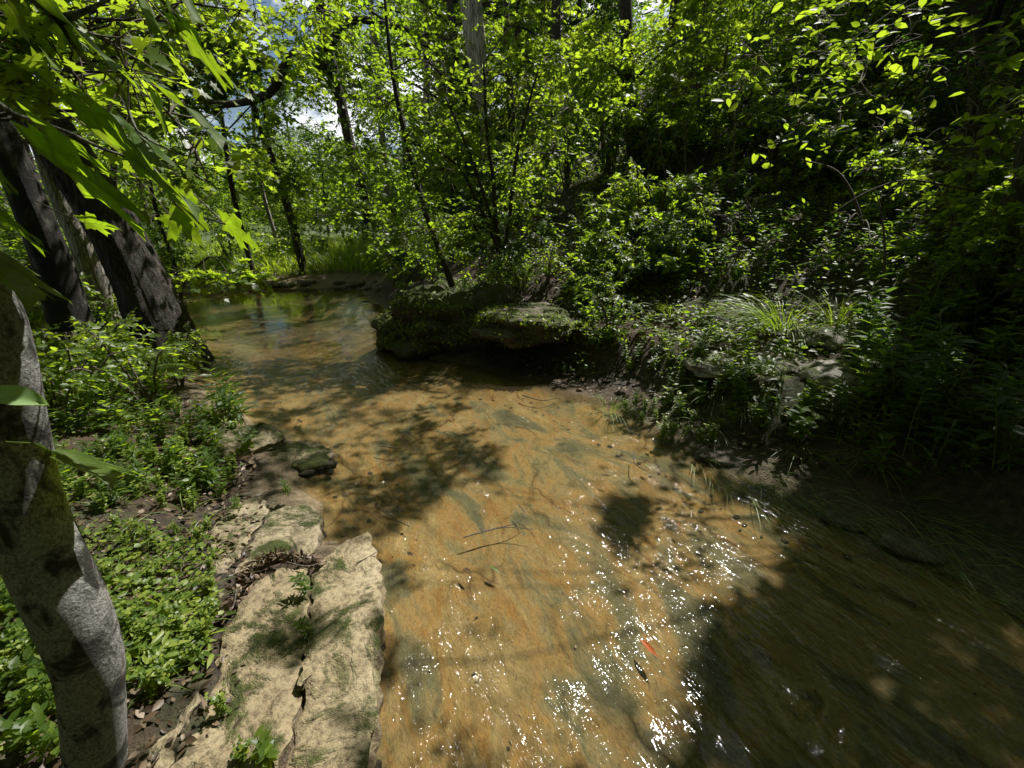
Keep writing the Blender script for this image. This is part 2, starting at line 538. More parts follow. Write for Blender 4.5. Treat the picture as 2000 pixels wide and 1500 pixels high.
def stone_material(name, base, dark, light, moss=.0, mosscol=(.075, .095, .012), strata=0.0, sc=1.0):
    m, nt, out = mat(name)
    v = coords(nt, (sc, sc, sc))
    n1 = noise_t(nt, v, 2.3, 7, .62, .4)
    n2 = noise_t(nt, v, 38, 5, .7)
    n3 = noise_t(nt, v, 160, 2, .6)
    c = ramp(nt, n1, [(.3, dark), (.5, base), (.72, light)])
    sp = ramp(nt, n2, [(.36, (.25, .22, .19)), (.54, (1, 1, 1))])
    c = mixc(nt, .8, c, sp, 'MULTIPLY')
    g3 = ramp(nt, n3, [(.3, (.7, .68, .65)), (.6, (1.0, 1.0, 1.0))])
    c = mixc(nt, .6, c, g3, 'MULTIPLY')
    hs = nd(nt, 'ShaderNodeMath', {0: n2, 1: .5}, operation='MULTIPLY').outputs[0]
    if strata:
        vs = coords(nt, (.7, .7, 9))
        ns = noise_t(nt, vs, strata, 5, .6, .5)
        c = mixc(nt, .55, c, ramp(nt, ns, [(.38, (.35, .3, .26)), (.5, (1, 1, 1)), (.62, (.75, .72, .66))]), 'MULTIPLY')
        hs = nd(nt, 'ShaderNodeMath', {0: hs, 1: ns}, operation='ADD').outputs[0]
    if moss:
        geo = nd(nt, 'ShaderNodeNewGeometry')
        sx = nd(nt, 'ShaderNodeSeparateXYZ', {0: geo.outputs['Normal']})
        mn = noise_t(nt, v, 3.1, 6, .68, .6)
        a = nd(nt, 'ShaderNodeMath', {0: sx.outputs[2], 1: .22, 2: mn}, operation='MULTIPLY_ADD').outputs[0]
        f = ramp(nt, a, [(.74 - moss * .25, (0, 0, 0)), (.82 - moss * .25, (1, 1, 1))])
        mc = ramp(nt, noise_t(nt, v, 55, 3, .7), [(.3, tuple(x * .35 for x in mosscol)), (.65, mosscol)])
        c = mixc(nt, f, c, mc)
        mb = nd(nt, 'ShaderNodeMath', {0: f, 1: noise_t(nt, v, 120, 3, .7)}, operation='MULTIPLY').outputs[0]
        hs = nd(nt, 'ShaderNodeMath', {0: hs, 1: mb}, operation='ADD').outputs[0]
    pz = nd(nt, 'ShaderNodeSeparateXYZ', {0: nd(nt, 'ShaderNodeNewGeometry').outputs['Position']}).outputs[2]
    wet = nd(nt, 'ShaderNodeMapRange', {'Value': nd(nt, 'ShaderNodeMath', {0: n1, 1: .06, 2: pz}, operation='MULTIPLY_ADD').outputs[0], 'From Min': .055, 'From Max': .085, 'To Min': .35, 'To Max': 1.0}).outputs[0]
    c = mixc(nt, 1.0, c, wet, 'MULTIPLY')
    b = nd(nt, 'ShaderNodeBump', {'Height': hs, 'Strength': .9, 'Distance': .03})
    p = nd(nt, 'ShaderNodeBsdfPrincipled', {'Base Color': c, 'Roughness': .88, 'Normal': b.outputs[0]})
    nt.links.new(p.outputs[0], out.inputs[0])
    return m


M_SLAB = stone_material('sandstone_slab', (.31, .25, .15), (.19, .14, .08), (.41, .345, .225), moss=.06, sc=1.0)
M_SLAB2 = stone_material('mossy_slab', (.30, .25, .16), (.17, .13, .085), (.36, .31, .21), moss=.18)
M_BOULD = stone_material('dark_boulder', (.085, .075, .058), (.03, .026, .02), (.17, .15, .115), moss=.62, strata=1.2)
M_BOULD2 = stone_material('layered_boulder', (.14, .12, .088), (.05, .042, .032), (.26, .235, .18), moss=.3, strata=1.6)
M_STONE = stone_material('creek_stone', (.15, .125, .095), (.07, .056, .042), (.26, .23, .19), moss=.0, sc=3)
M_PALEROCK = stone_material('grey_bank_rock', (.30, .285, .255), (.13, .12, .105), (.46, .44, .41), moss=.3, strata=1.5)


def ground_material():
    m, nt, out = mat('creek_ground')
    bed = nd(nt, 'ShaderNodeAttribute', attribute_name='bed').outputs['Fac']
    shore = nd(nt, 'ShaderNodeAttribute', attribute_name='shore').outputs['Fac']
    grassy = nd(nt, 'ShaderNodeAttribute', attribute_name='grassy').outputs['Fac']
    v = coords(nt)
    # forest floor
    n1 = noise_t(nt, v, 1.4, 6, .6, .3); n2 = noise_t(nt, v, 22, 6, .68); n3 = noise_t(nt, v, 70, 3, .6)
    soil = ramp(nt, n2, [(.3, (.010, .008, .006)), (.48, (.03, .023, .016)), (.62, (.07, .054, .037)), (.75, (.14, .115, .085))])
    red = mixc(nt, ramp(nt, n1, [(.42, (0, 0, 0)), (.62, (1, 1, 1))]), soil, (.07, .035, .018))
    soil = mixc(nt, .5, soil, red)
    moss = ramp(nt, n2, [(.35, (.015, .03, .006)), (.65, (.055, .085, .014))])
    soil = mixc(nt, ramp(nt, noise_t(nt, v, .9, 5, .62), [(.52, (0, 0, 0)), (.66, (.7, .7, .7))]), soil, moss)
    soil = mixc(nt, grassy, soil, (.05, .075, .02))
    sand = ramp(nt, n2, [(.3, (.10, .075, .045)), (.5, (.22, .165, .095)), (.7, (.34, .27, .17))])
    soil = mixc(nt, shore, soil, sand)
    # stream bed, streaked along the flow
    fl = flow(nt, 1.5, .8)
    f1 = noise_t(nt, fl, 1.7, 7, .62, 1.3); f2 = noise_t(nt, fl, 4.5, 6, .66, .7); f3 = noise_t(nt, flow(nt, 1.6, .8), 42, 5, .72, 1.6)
    c = ramp(nt, f1, [(.30, (.07, .075, .05)), (.41, (.12, .12, .075)), (.46, (.21, .175, .095)), (.52, (.255, .17, .068)), (.58, (.22, .175, .09)), (.65, (.32, .25, .135)), (.72, (.12, .11, .07))])
    c2 = ramp(nt, f2, [(.30, (.26, .29, .22)), (.43, (.78, .78, .70)), (.52, (1, 1, 1)), (.60, (.96, .86, .68)), (.68, (.80, .60, .36))])
    c = mixc(nt, .85, c, c2, 'MULTIPLY')
    c = mixc(nt, .65, c, ramp(nt, f3, [(.36, (.38, .34, .27)), (.48, (.88, .87, .83)), (.62, (1.2, 1.18, 1.08))]), 'MULTIPLY')  # fine light and dark filigree painted in to suggest water ripples and caustics
    vd = nd(nt, 'ShaderNodeVectorMath', {0: fl, 1: nd(nt, 'ShaderNodeTexNoise', {'Vector': fl, 'Scale': 1.6, 'Detail': 4}).outputs['Color']}, operation='ADD').outputs[0]
    vo = nd(nt, 'ShaderNodeTexVoronoi', {'Vector': vd, 'Scale': 1.15}, feature='DISTANCE_TO_EDGE').outputs['Distance']
    crack = ramp(nt, vo, [(.0, (.32, .25, .17)), (.012, (.8, .74, .65)), (.03, (1, 1, 1))])
    c = mixc(nt, ramp(nt, noise_t(nt, v, 1.1, 3), [(.42, (0, 0, 0)), (.56, (1, 1, 1))]), c, mixc(nt, 1.0, c, crack, 'MULTIPLY'))
    far = nd(nt, 'ShaderNodeAttribute', attribute_name='deep').outputs['Fac']
    c = mixc(nt, far, c, ramp(nt, n1, [(.35, (.11, .085, .045)), (.65, (.20, .155, .08))]))
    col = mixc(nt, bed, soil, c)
    h = nd(nt, 'ShaderNodeMath', {0: n2, 1: n3}, operation='ADD').outputs[0]
    hb = nd(nt, 'ShaderNodeMath', {0: f2, 1: f3}, operation='ADD').outputs[0]
    hm = nd(nt, 'ShaderNodeMix', {0: bed, 2: h, 3: hb}).outputs[0]
    b = nd(nt, 'ShaderNodeBump', {'Height': hm, 'Strength': nd(nt, 'ShaderNodeMapRange', {'Value': bed, 'To Min': .9, 'To Max': .45}).outputs[0], 'Distance': .03})
    p = nd(nt, 'ShaderNodeBsdfPrincipled', {'Base Color': col, 'Roughness': .92, 'Normal': b.outputs[0]})
    nt.links.new(p.outputs[0], out.inputs[0])
    return m


def water_material():
    m, nt, out = mat('clear_brown_water')
    v = coords(nt)
    still = nd(nt, 'ShaderNodeAttribute', attribute_name='still').outputs['Fac']
    # ripples drawn out along the current, crossed by fine chop
    a = noise_t(nt, flow(nt, 1.0, .2, -60), 3.2, 3, .55, .8)
    b_ = noise_t(nt, flow(nt, 1.9, .6, -55), 13, 1.5, .5, .8)
    c = noise_t(nt, flow(nt, .8, 1.4), 40, 1, .5, 1.2)
    s = nd(nt, 'ShaderNodeMath', {0: a, 1: 1.8, 2: b_}, operation='MULTIPLY_ADD').outputs[0]
    s = nd(nt, 'ShaderNodeMath', {0: c, 1: .2, 2: s}, operation='MULTIPLY_ADD').outputs[0]
    brisk = nd(nt, 'ShaderNodeMapRange', {'Value': noise_t(nt, flow(nt, 1.8, .7), 1.5, 3, .6), 'From Min': .42, 'From Max': .62, 'To Min': .15, 'To Max': 1.0}).outputs[0]
    fast = nd(nt, 'ShaderNodeMapRange', {'Value': still, 'From Min': 0.0, 'From Max': 1.0, 'To Min': 1.0, 'To Max': .10}).outputs[0]
    st = nd(nt, 'ShaderNodeMath', {0: brisk, 1: fast}, operation='MULTIPLY').outputs[0]
    bp = nd(nt, 'ShaderNodeBump', {'Height': s, 'Strength': st, 'Distance': .03})
    bf = nd(nt, 'ShaderNodeBump', {'Height': a, 'Strength': st, 'Distance': .010})
    fr = nd(nt, 'ShaderNodeFresnel', {'IOR': 1.33, 'Normal': bf.outputs[0]})
    gl = nd(nt, 'ShaderNodeBsdfGlossy', {'Color': (1, 1, 1, 1), 'Roughness': nd(nt, 'ShaderNodeMapRange', {'Value': still, 'To Min': .075, 'To Max': .02}).outputs[0], 'Normal': bp.outputs[0]})
    fr = nd(nt, 'ShaderNodeMapRange', {'Value': fr.outputs[0], 'From Max': .6, 'To Max': .6})
    tint = mixc(nt, still, (.90, .86, .75), (.76, .69, .52))
    tr = nd(nt, 'ShaderNodeBsdfTransparent', {'Color': tint})
    silt = nd(nt, 'ShaderNodeBsdfDiffuse', {'Color': (.19, .15, .08, 1)})
    sf = nd(nt, 'ShaderNodeMapRange', {'Value': still, 'To Min': .02, 'To Max': .22}).outputs[0]
    body = nd(nt, 'ShaderNodeMixShader', {0: sf, 1: tr.outputs[0], 2: silt.outputs[0]})
    mx = nd(nt, 'ShaderNodeMixShader', {0: fr.outputs[0], 1: body.outputs[0], 2: gl.outputs[0]})
    nt.links.new(mx.outputs[0], out.inputs[0])
    return m


# ------------------------------------------------------------------ naming
def tag(o, label, cat, group=None, kind=None):
    if label: o['label'] = label
    if cat: o['category'] = cat
    if group: o['group'] = group
    if kind: o['kind'] = kind
    return o


def empty(name, loc, label, cat, group=None, rz=0.0):
    o = bpy.data.objects.new(name, None); COL.objects.link(o)
    o.location = loc; o.rotation_euler = (0, 0, rz); o.empty_display_size = .1
    return tag(o, label, cat, group)


def copy_tree(o, loc, rot, sc, label, group):
    c = o.copy(); COL.objects.link(c)
    c.location = loc; c.rotation_euler = rot; c.scale = (sc, sc, sc)
    c['label'] = label; c['group'] = group
    for ch in o.children:
        k = ch.copy(); COL.objects.link(k); k.parent = c
    return c


# ------------------------------------------------------------------ the setting
def axis(lo, a, b, hi, step, grow=1.16):
    mid = list(np.arange(a, b, step))
    r, s, x = [], step, b
    while x < hi:
        r.append(x); s *= grow; x += min(s, 6)
    l, s, x = [], step, a - step
    while x > lo:
        l.append(x); s *= grow; x -= min(s, 6)
    return np.array(l[::-1] + mid + r + [hi])


def build_ground():
    xs = axis(-90, -4.4, 4.6, 90, .045); ys = axis(-30, .3, 7.6, 150, .045)
    X, Y = np.meshgrid(xs, ys)
    x, y = X.ravel(), Y.ravel()
    z = height(x, y)
    dw, dr, ins = dists(x, y)
    nz = wob(x * 3, y * 3) * .03 + wob(x * 11, y * 9) * .012
    z = z + np.where(ins, nz * .25, nz * sst(0, .3, dw))
    nx, ny = len(xs), len(ys)
    i = np.arange(ny - 1)[:, None] * nx + np.arange(nx - 1)[None, :]
    F = np.stack([i, i + 1, i + nx + 1, i + nx], -1).reshape(-1, 4)
    g = Geo(); g.add(np.column_stack([x, y, z]), F)
    bed = sst(.05, -.03, dw + .03 * wob(x * 4, y * 4))
    shore = sst(.42, .05, dw + .08 * wob(x * 2, y * 2)) * np.where(dr > 0, .35, .8)
    shore = np.maximum(shore, sst(1.6, .4, np.hypot((x + 4.6) / 2.4, (y - 12.0))) * np.where(dw > 0, 1, 0))
    grassy = sst(12.3, 13.5, y) * sst(-2.5, -4.5, x)
    deep = sst(4.8, 6.5, y + .2 * wob(x, y))
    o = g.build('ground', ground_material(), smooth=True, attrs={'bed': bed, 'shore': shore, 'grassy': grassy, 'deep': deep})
    tag(o, 'leaf littered creek banks, sandy orange stream bed and dark wooded slope', 'ground', kind='structure')


def build_water():
    xs = axis(-10, -2.4, 2.9, 4.3, .03); ys = axis(-7, .4, 5, 12.4, .03)
    X, Y = np.meshgrid(xs, ys); x, y = X.ravel(), Y.ravel()
    dw, dr, ins = dists(x, y)
    nx, ny = len(xs), len(ys)
    i = np.arange(ny - 1)[:, None] * nx + np.arange(nx - 1)[None, :]
    F = np.stack([i, i + 1, i + nx + 1, i + nx], -1).reshape(-1, 4)
    F = F[(dw[F] < .12).any(1)]
    used = np.unique(F); rem = np.full(len(x), -1); rem[used] = np.arange(len(used))
    fx, fy = .39, -.92
    al, cr = x * fx + y * fy, x * -fy + y * fx
    quick = sst(5.2, 3.4, y)
    lull = .35 + .65 * sst(-.5, .5, wob(x * 1.7, y * 1.1))
    z = .014 + 1.6 * quick * lull * (.0035 * np.sin(cr * 27 + 1.4 * np.sin(al * 2.1) + .8 * np.sin(cr * 5)) + .0022 * np.sin(cr * 61 + 2.1 * np.sin(al * 3.3 + cr * 2) + al * 5) + .0028 * np.sin(al * 19 + cr * 11 + 1.5 * np.sin(cr * 4)) + .0012 * np.sin(al * 57 - cr * 38 + 2 * np.sin(al * 6))) * sst(0, -.3, dw)
    g = Geo(); g.add(np.column_stack([x, y, z])[used], rem[F])
    o = g.build('water', water_material(), smooth=True, attrs={'still': sst(3.9, 5.6, y + .25 * wob(x * 1.5, y * 1.5))[used]})
    tag(o, 'shallow clear creek water rippling over orange sandstone into a still brown pool', 'water', kind='structure')


# ------------------------------------------------------------------ rocks
def slab(name, label, outline, ztop, thick, m, seed, tilt=(0, 0), group=None, rough=.005, cat='rock'):
    rng = np.random.default_rng(seed)
    out = np.array(outline, float)
    c = out.mean(0)
    pts = []
    n = len(out)
    for i in range(n):
        a, b = out[i], out[(i + 1) % n]
        L = np.linalg.norm(b - a); k = max(2, int(L / .022))
        nrm = np.array([b[1] - a[1], a[0] - b[0]]) / (L + 1e-9)
        for j in range(k):
            t = j / k
            p = a + (b - a) * t
            w = .006 * math.sin(p[0] * 17 + p[1] * 23 + seed) + .008 * math.sin(p[0] * 53 - p[1] * 41 + seed * 2) + rng.normal(0, .0025)
            pts.append(p + nrm * w)
    ring = np.array(pts)
    N = len(ring)
    lo, hi = ring.min(0), ring.max(0)
    st = .022
    gx, gy = np.meshgrid(np.arange(lo[0], hi[0], st), np.arange(lo[1], hi[1], st))
    gp = np.column_stack([gx.ravel(), gy.ravel()]) + rng.normal(0, .004, (gx.size, 2))
    ok = in_poly(gp[:, 0], gp[:, 1], ring)
    gp = gp[ok]
    dd, _ = seg_dist(gp[:, 0], gp[:, 1], ring, True)
    gp = gp[dd > .010]
    r = geometry.delaunay_2d_cdt([Vector(p) for p in np.vstack([ring, gp])], [(i, (i + 1) % N) for i in range(N)], [], 1, 1e-6)
    V = np.array([(p.x, p.y) for p in r[0]])
    F = np.array([f for f in r[2] if len(f) == 3])
    d, _ = seg_dist(V[:, 0], V[:, 1], ring, True)
    nz = np.array([noise.fractal(Vector((x * 2.2 + seed, y * 2.2, seed)), 1, 2, 5) for x, y in V])
    nf = np.array([noise.noise(Vector((x * 19, y * 19, seed * 2))) for x, y in V])
    # lamina steps peel off the top here and there
    step = sst(.02, .06, nz) * .012 + sst(.28, .31, nz) * .012
    step = step * min(1, rough / .005) if rough >= .005 else step * 0
    z = ztop + rough * nz + step + .003 * nf - .014 * np.exp(-d / .007)
    z += (V[:, 0] - c[0]) * tilt[0] + (V[:, 1] - c[1]) * tilt[1]
    g = Geo()
    g.add(np.column_stack([V, z]), F)
    # the broken edge in layers
    ri = [int(np.argmin(np.hypot(V[:, 0] - p[0], V[:, 1] - p[1]))) for p in ring]
    cur = np.column_stack([V[ri], z[ri]])
    levels = 7
    rows = [cur]
    outn = norm(np.roll(ring, -1, 0) - np.roll(ring, 1, 0)); outn = np.column_stack([outn[:, 1], -outn[:, 0]])
    if np.mean(np.sum(outn * (ring - c), 1)) < 0: outn = -outn
    for l in range(1, levels):
        t = l / (levels - 1)
        off = (.010 * math.sin(l * 2.3 + seed) - .006) + .006 * np.sin(ring[:, 0] * 31 + ring[:, 1] * 27 + l * 1.9)
        q = cur.copy(); q[:, :2] += outn * off[:, None]; q[:, 2] -= thick * t
        rows.append(q)
    VV = np.vstack(rows)
    i = np.arange(levels - 1)[:, None] * N; j = np.arange(N)[None, :]; j2 = (j + 1) % N
    g.add(VV, np.stack([i + j, i + N + j, i + N + j2, i + j2], -1).reshape(-1, 4))
    o = g.build(name, m, smooth=True)
    return tag(o, label, cat, group)


def boulder(name, label, loc, rad, m, seed, sub=5, amp=.16, flat=.0, group=None, cat='boulder', rz=0, square=1.0, layers=.05):
    bm = bmesh.new()
    bmesh.ops.create_icosphere(bm, subdivisions=sub, radius=1)
    for v in bm.verts:
        p = v.co.copy()
        k = (abs(p.x) ** 3 + abs(p.y) ** 3 + abs(p.z) ** 3) ** (1 / 3)
        p = p.lerp(p / k, square)
        n1 = noise.fractal(p * 1.3 + Vector((seed, seed * 2, 0)), 1, 2, 6)
        st = noise.noise(Vector((p.x * .8 + seed, p.y * .8, p.z * 6.5)))
        n3 = noise.fractal(p * 6 + Vector((seed, 0, 3)), 1, 2, 4)
        s = 1 + amp * n1 + layers * st + .03 * n3
        q = p * s
        if flat and q.z > flat:
            q.z = flat + (q.z - flat) * .25
        v.co = (q.x * rad[0], q.y * rad[1], q.z * rad[2])
    for f in bm.faces: f.smooth = True
    me = bpy.data.meshes.new(name); bm.to_mesh(me); bm.free(); me.materials.append(m)
    o = bpy.data.objects.new(name, me); COL.objects.link(o); o.location = loc; o.rotation_euler = (0, 0, rz)
    return tag(o, label, cat, group)


def px_poly(pts, z):
    return [tuple(at_z(u, v, z)[:2]) for u, v in pts]


def build_rocks():
    slab('rock_slab', 'long pale sandstone slab with patches of moss along the water edge, nearest the water', px_poly([(612, 1100), (660, 1065), (722, 1035), (735, 1080), (744, 1120), (748, 1190), (738, 1240), (742, 1320), (730, 1400), (716, 1520), (556, 1520), (582, 1400), (600, 1320), (604, 1220)], .14), .14, .26, M_SLAB, 3, rough=.006)
    slab('rock_slab', 'broad tan sandstone slab beside the crack, between the undergrowth and the waterside slab', px_poly([(470, 1185), (500, 1135), (560, 1108), (606, 1112), (598, 1220), (592, 1320), (572, 1400), (545, 1520), (330, 1520), (362, 1440), (405, 1350), (430, 1270)], .15), .15, .26, M_SLAB, 8, rough=.006)
    slab('rock_slab', 'shaded mossy slab with a broken corner, upstream of the tan slabs', px_poly([(523, 1000), (560, 985), (612, 985), (632, 1005), (618, 1062), (600, 1084), (540, 1085), (450, 1128), (480, 1070)], .13), .13, .22, M_SLAB2, 12)
    slab('rock_slab', 'narrow mossy slab between two dark cracks', px_poly([(440, 985), (516, 962), (522, 990), (478, 1062), (440, 1122), (405, 1130), (392, 1090)], .13), .125, .2, M_SLAB2, 14)
    slab('rock_slab', 'half buried slab edge under the leafy ground cover', px_poly([(385, 1000), (428, 985), (400, 1060), (380, 1105), (345, 1110), (360, 1050)], .13), .12, .2, M_SLAB2, 15)
    slab('rock_slab', 'flat grey slab lying at the water edge by small stones', px_poly([(528, 872), (560, 858), (620, 862), (652, 878), (640, 900), (590, 912), (535, 893)], .075), .075, .07, M_SLAB2, 17, tilt=(-.02, .03), rough=.002)
    slab('rock_slab', 'tilted dark slab with a shadowed broken edge near the thin waterside plants', px_poly([(400, 866), (440, 845), (540, 838), (556, 850), (470, 882), (420, 885)], .16), .17, .08, M_SLAB2, 19, tilt=(-.15, .25))
    slab('stone_chip', 'small pale stone chip lying on the crack between two tan slabs', px_poly([(588, 1300), (597, 1283), (610, 1292), (608, 1318), (586, 1345), (580, 1340)], .165), .172, .02, M_SLAB, 22, cat='stone')
    slab('stone_chip', 'thin grey flake on the left edge of the broad tan slab', px_poly([(352, 1400), (388, 1358), (392, 1376), (372, 1420), (350, 1440), (340, 1430)], .15), .175, .025, M_SLAB2, 23, cat='stone')
    slab('stone_chip', 'pale flake of rock at the bottom edge beside the mottled trunk', px_poly([(300, 1460), (350, 1425), (345, 1475), (325, 1510), (290, 1500)], .16), .185, .03, M_SLAB, 24, cat='stone')
    BL = boulder('boulder', 'rounded dark boulder covered in green moss at the pool edge', (-1.0, 6.0, .22), (.86, .78, .62), M_BOULD, 5, amp=.34, square=.15, rz=.5, layers=.12)
    BR = boulder('boulder', 'layered boulder with a sunlit flat top above a dark hollow', (.14, 5.3, .50), (.58, .58, .23), M_BOULD2, 9, amp=.26, flat=.7, square=.6, layers=.16, rz=.15)
    boulder('boulder', 'dark rock block wedged behind the two creek boulders', (-.35, 6.05, .42), (.6, .6, .42), M_BOULD, 11, amp=.28, square=.3)
    for o, n, sd in ((BL, 2600, 1), (BR, 1500, 2)):
        rr = np.random.default_rng(sd)
        co = np.array([v.co for v in o.data.vertices]); nn = np.array([v.normal for v in o.data.vertices])
        w = wob(co[:, 0] * 4 + 2, co[:, 1] * 4 + co[:, 2] * 5)
        pick = np.where((nn[:, 2] > -.15) & (w > (-.15 if sd == 1 else .05)))[0]
        k = rr.choice(pick, n)
        d = nn[k] * .5 + rr.normal(0, .5, (n, 3)) + np.array([0, 0, -.55])
        g = Geo(); put_leaves(g, TQ, co[k] + rr.normal(0, .012, (n, 3)), d, nn[k] + rr.normal(0, .3, (n, 3)), rr.uniform(.02, .055, n))
        g.build('moss', LGC, o)['kind'] = 'stuff'
    # bedrock of the right bank
    for k, (u, v, r, lab) in enumerate([
            (1420, 712, (.36, .26, .06), 'flat layered rock ledge below the two grass tufts'),
            (1660, 745, (.34, .25, .16), 'grey rock outcrop right of the red soil bank'),
            (1640, 655, (.36, .28, .08), 'pale grey rock below the smaller grass tuft'),
            (1550, 715, (.35, .2, .08), 'thin rock layer jutting from the middle of the right bank')]):
        p = gnd(u, v)
        boulder('bank_rock', lab, p + np.array([0, .08, -.03]), r, M_PALEROCK, 30 + k, sub=4, amp=.2, square=.8, cat='rock', rz=.3)
    for k, (u, v, r, lab) in enumerate([
            (1405, 897, (.17, .10, .05), 'pale wet rock at the right water edge'),
            (1650, 1020, (.11, .07, .03), 'dim flat rock in the shade at the right water edge'),
            (1780, 1075, (.14, .08, .04), 'shaded flat rock among trailing grass')]):
        p = at_z(u, v, .02)
        boulder('creek_rock', lab, p, r, M_STONE, 50 + k, sub=4, amp=.2, square=.8, cat='rock', rz=-.5)
    rng = np.random.default_rng(4)
    for k in range(16):
        u, v = rng.uniform(480, 650), rng.uniform(892, 925)
        p = at_z(u, v, .02)
        s = rng.uniform(.018, .045)
        boulder('small_stone', 'small angular stone below the flat grey slab at the water edge', p, (s * 1.4, s, s * .6), M_STONE, 70 + k, sub=3, amp=.25, square=.8, group='small stones by the flat grey slab', cat='stone', rz=rng.uniform(0, 3))
    for k in range(60):
        u = rng.uniform(430, 760); v = 556 + rng.normal(0, 5) + (u - 430) * .012
        p = gnd(u, v); s = rng.uniform(.04, .13)
        boulder('shore_stone', 'pale stone on the gravel bar at the far end of the pool', p + np.array([0, 0, s * .1]), (s * 1.5, s, s * .55), M_STONE, 100 + k, sub=2, amp=.25, square=.8, group='stones along the far shore of the pool', cat='stone', rz=rng.uniform(0, 3))
    for k in range(24):
        u = rng.uniform(690, 790); v = 665 - (790 - u) * .95 + rng.normal(0, 6)
        p = gnd(u, v); s = rng.uniform(.03, .09)
        boulder('shore_stone', 'brown stone at the pool edge left of the mossy boulder', p, (s * 1.5, s, s * .6), M_STONE, 170 + k, sub=2, amp=.25, square=.8, group='stones left of the mossy boulder', cat='stone', rz=rng.uniform(0, 3))


# ------------------------------------------------------------------ trees
def nearest_on(path, c, lo=.25):
    k0 = int(len(path) * lo)
    q = path[k0:]
    d = np.hypot(q[:, 0] - c[0], q[:, 1] - c[1]) + np.abs(q[:, 2] - (c[2] - .35 * np.hypot(q[:, 0] - c[0], q[:, 1] - c[1]))) * 1.5
    return q[int(np.argmin(d))]


def tree(name, label, path, radii, clumps, leaf, leafmat, bark, seed, group=None, cat='tree', sides=10, rough=.08, ridges=0, cull=True, clear=1.2,
         spray_len=.5, per=11, twig_r=.004, droop=.25, limbs=(), leak=.03, flat=.45, fine=6, more=1.7):
    rng = np.random.default_rng(seed)
    P = smooth_path(path, fine)
    base = P[0].copy()
    root = empty(name, base, label, cat, group)
    g = Geo()
    tube(g, P - base, radii, sides, 0, rough, rng, ridges)
    for lp, lr in limbs:
        tube(g, smooth_path(np.array(lp) - base, 6), lr, 8, 0, rough, rng)
    cg = Geo()
    tm, size = leaf
    clumps = [(c, r, int(n * more)) for c, r, n in clumps]
    rmin = np.atleast_1d(radii).min()
    for (c, r, n) in clumps:
        c = np.asarray(c, float); r = np.ones(3) * np.asarray(r, float)
        a = nearest_on(P, c)
        mid = (a + c) / 2 + np.array([0, 0, .12 * np.linalg.norm(c - a)])
        if not (cull and sunny(np.array([a, mid, c]), 0)):
            tube(g, smooth_path(np.array([a, mid, c]) - base, 5), [min(rmin * .7, .012 + .014 * np.linalg.norm(c - a)), .006], 5, 0, .05, rng)
        dv = norm(rng.normal(0, 1, (n, 3)))
        rad = rng.random(n) ** .55
        org = c + dv * rad[:, None] * r
        d = norm(dv * .8 + rng.normal(0, .5, (n, 3)) + np.array([0, 0, .1])); d[:, 2] *= .6
        org = org - norm(d) * spray_len * .4
        kp = (lambda q: sun_keep(q, clear, rng, leak)) if cull else None
        sub = Geo()
        sprays(sub, org, d, spray_len, per, tm, size, 0, 1, twig_r, rng, kp, flat, droop)
        for vv in sub.v: cg.v.append(vv - base)
        for f, m in sub.f: cg.f.append((f + cg.n, m))
        cg.n += sub.n
        for k in range(min(n, 7)):
            e = org[rng.integers(n)]
            tube(cg, smooth_path(np.array([c, (c + e) / 2 + rng.normal(0, .05, 3), e]) - base, 3), [.007, .003], 4, 1, 0, rng)
    g.build('trunk', bark, root, smooth=True)
    if cg.n:
        cg.build('crown', [leafmat, B_TWIG], root)
    return root


def YP(y, *pts):
    return [at_y(u, v, y) for u, v in pts]


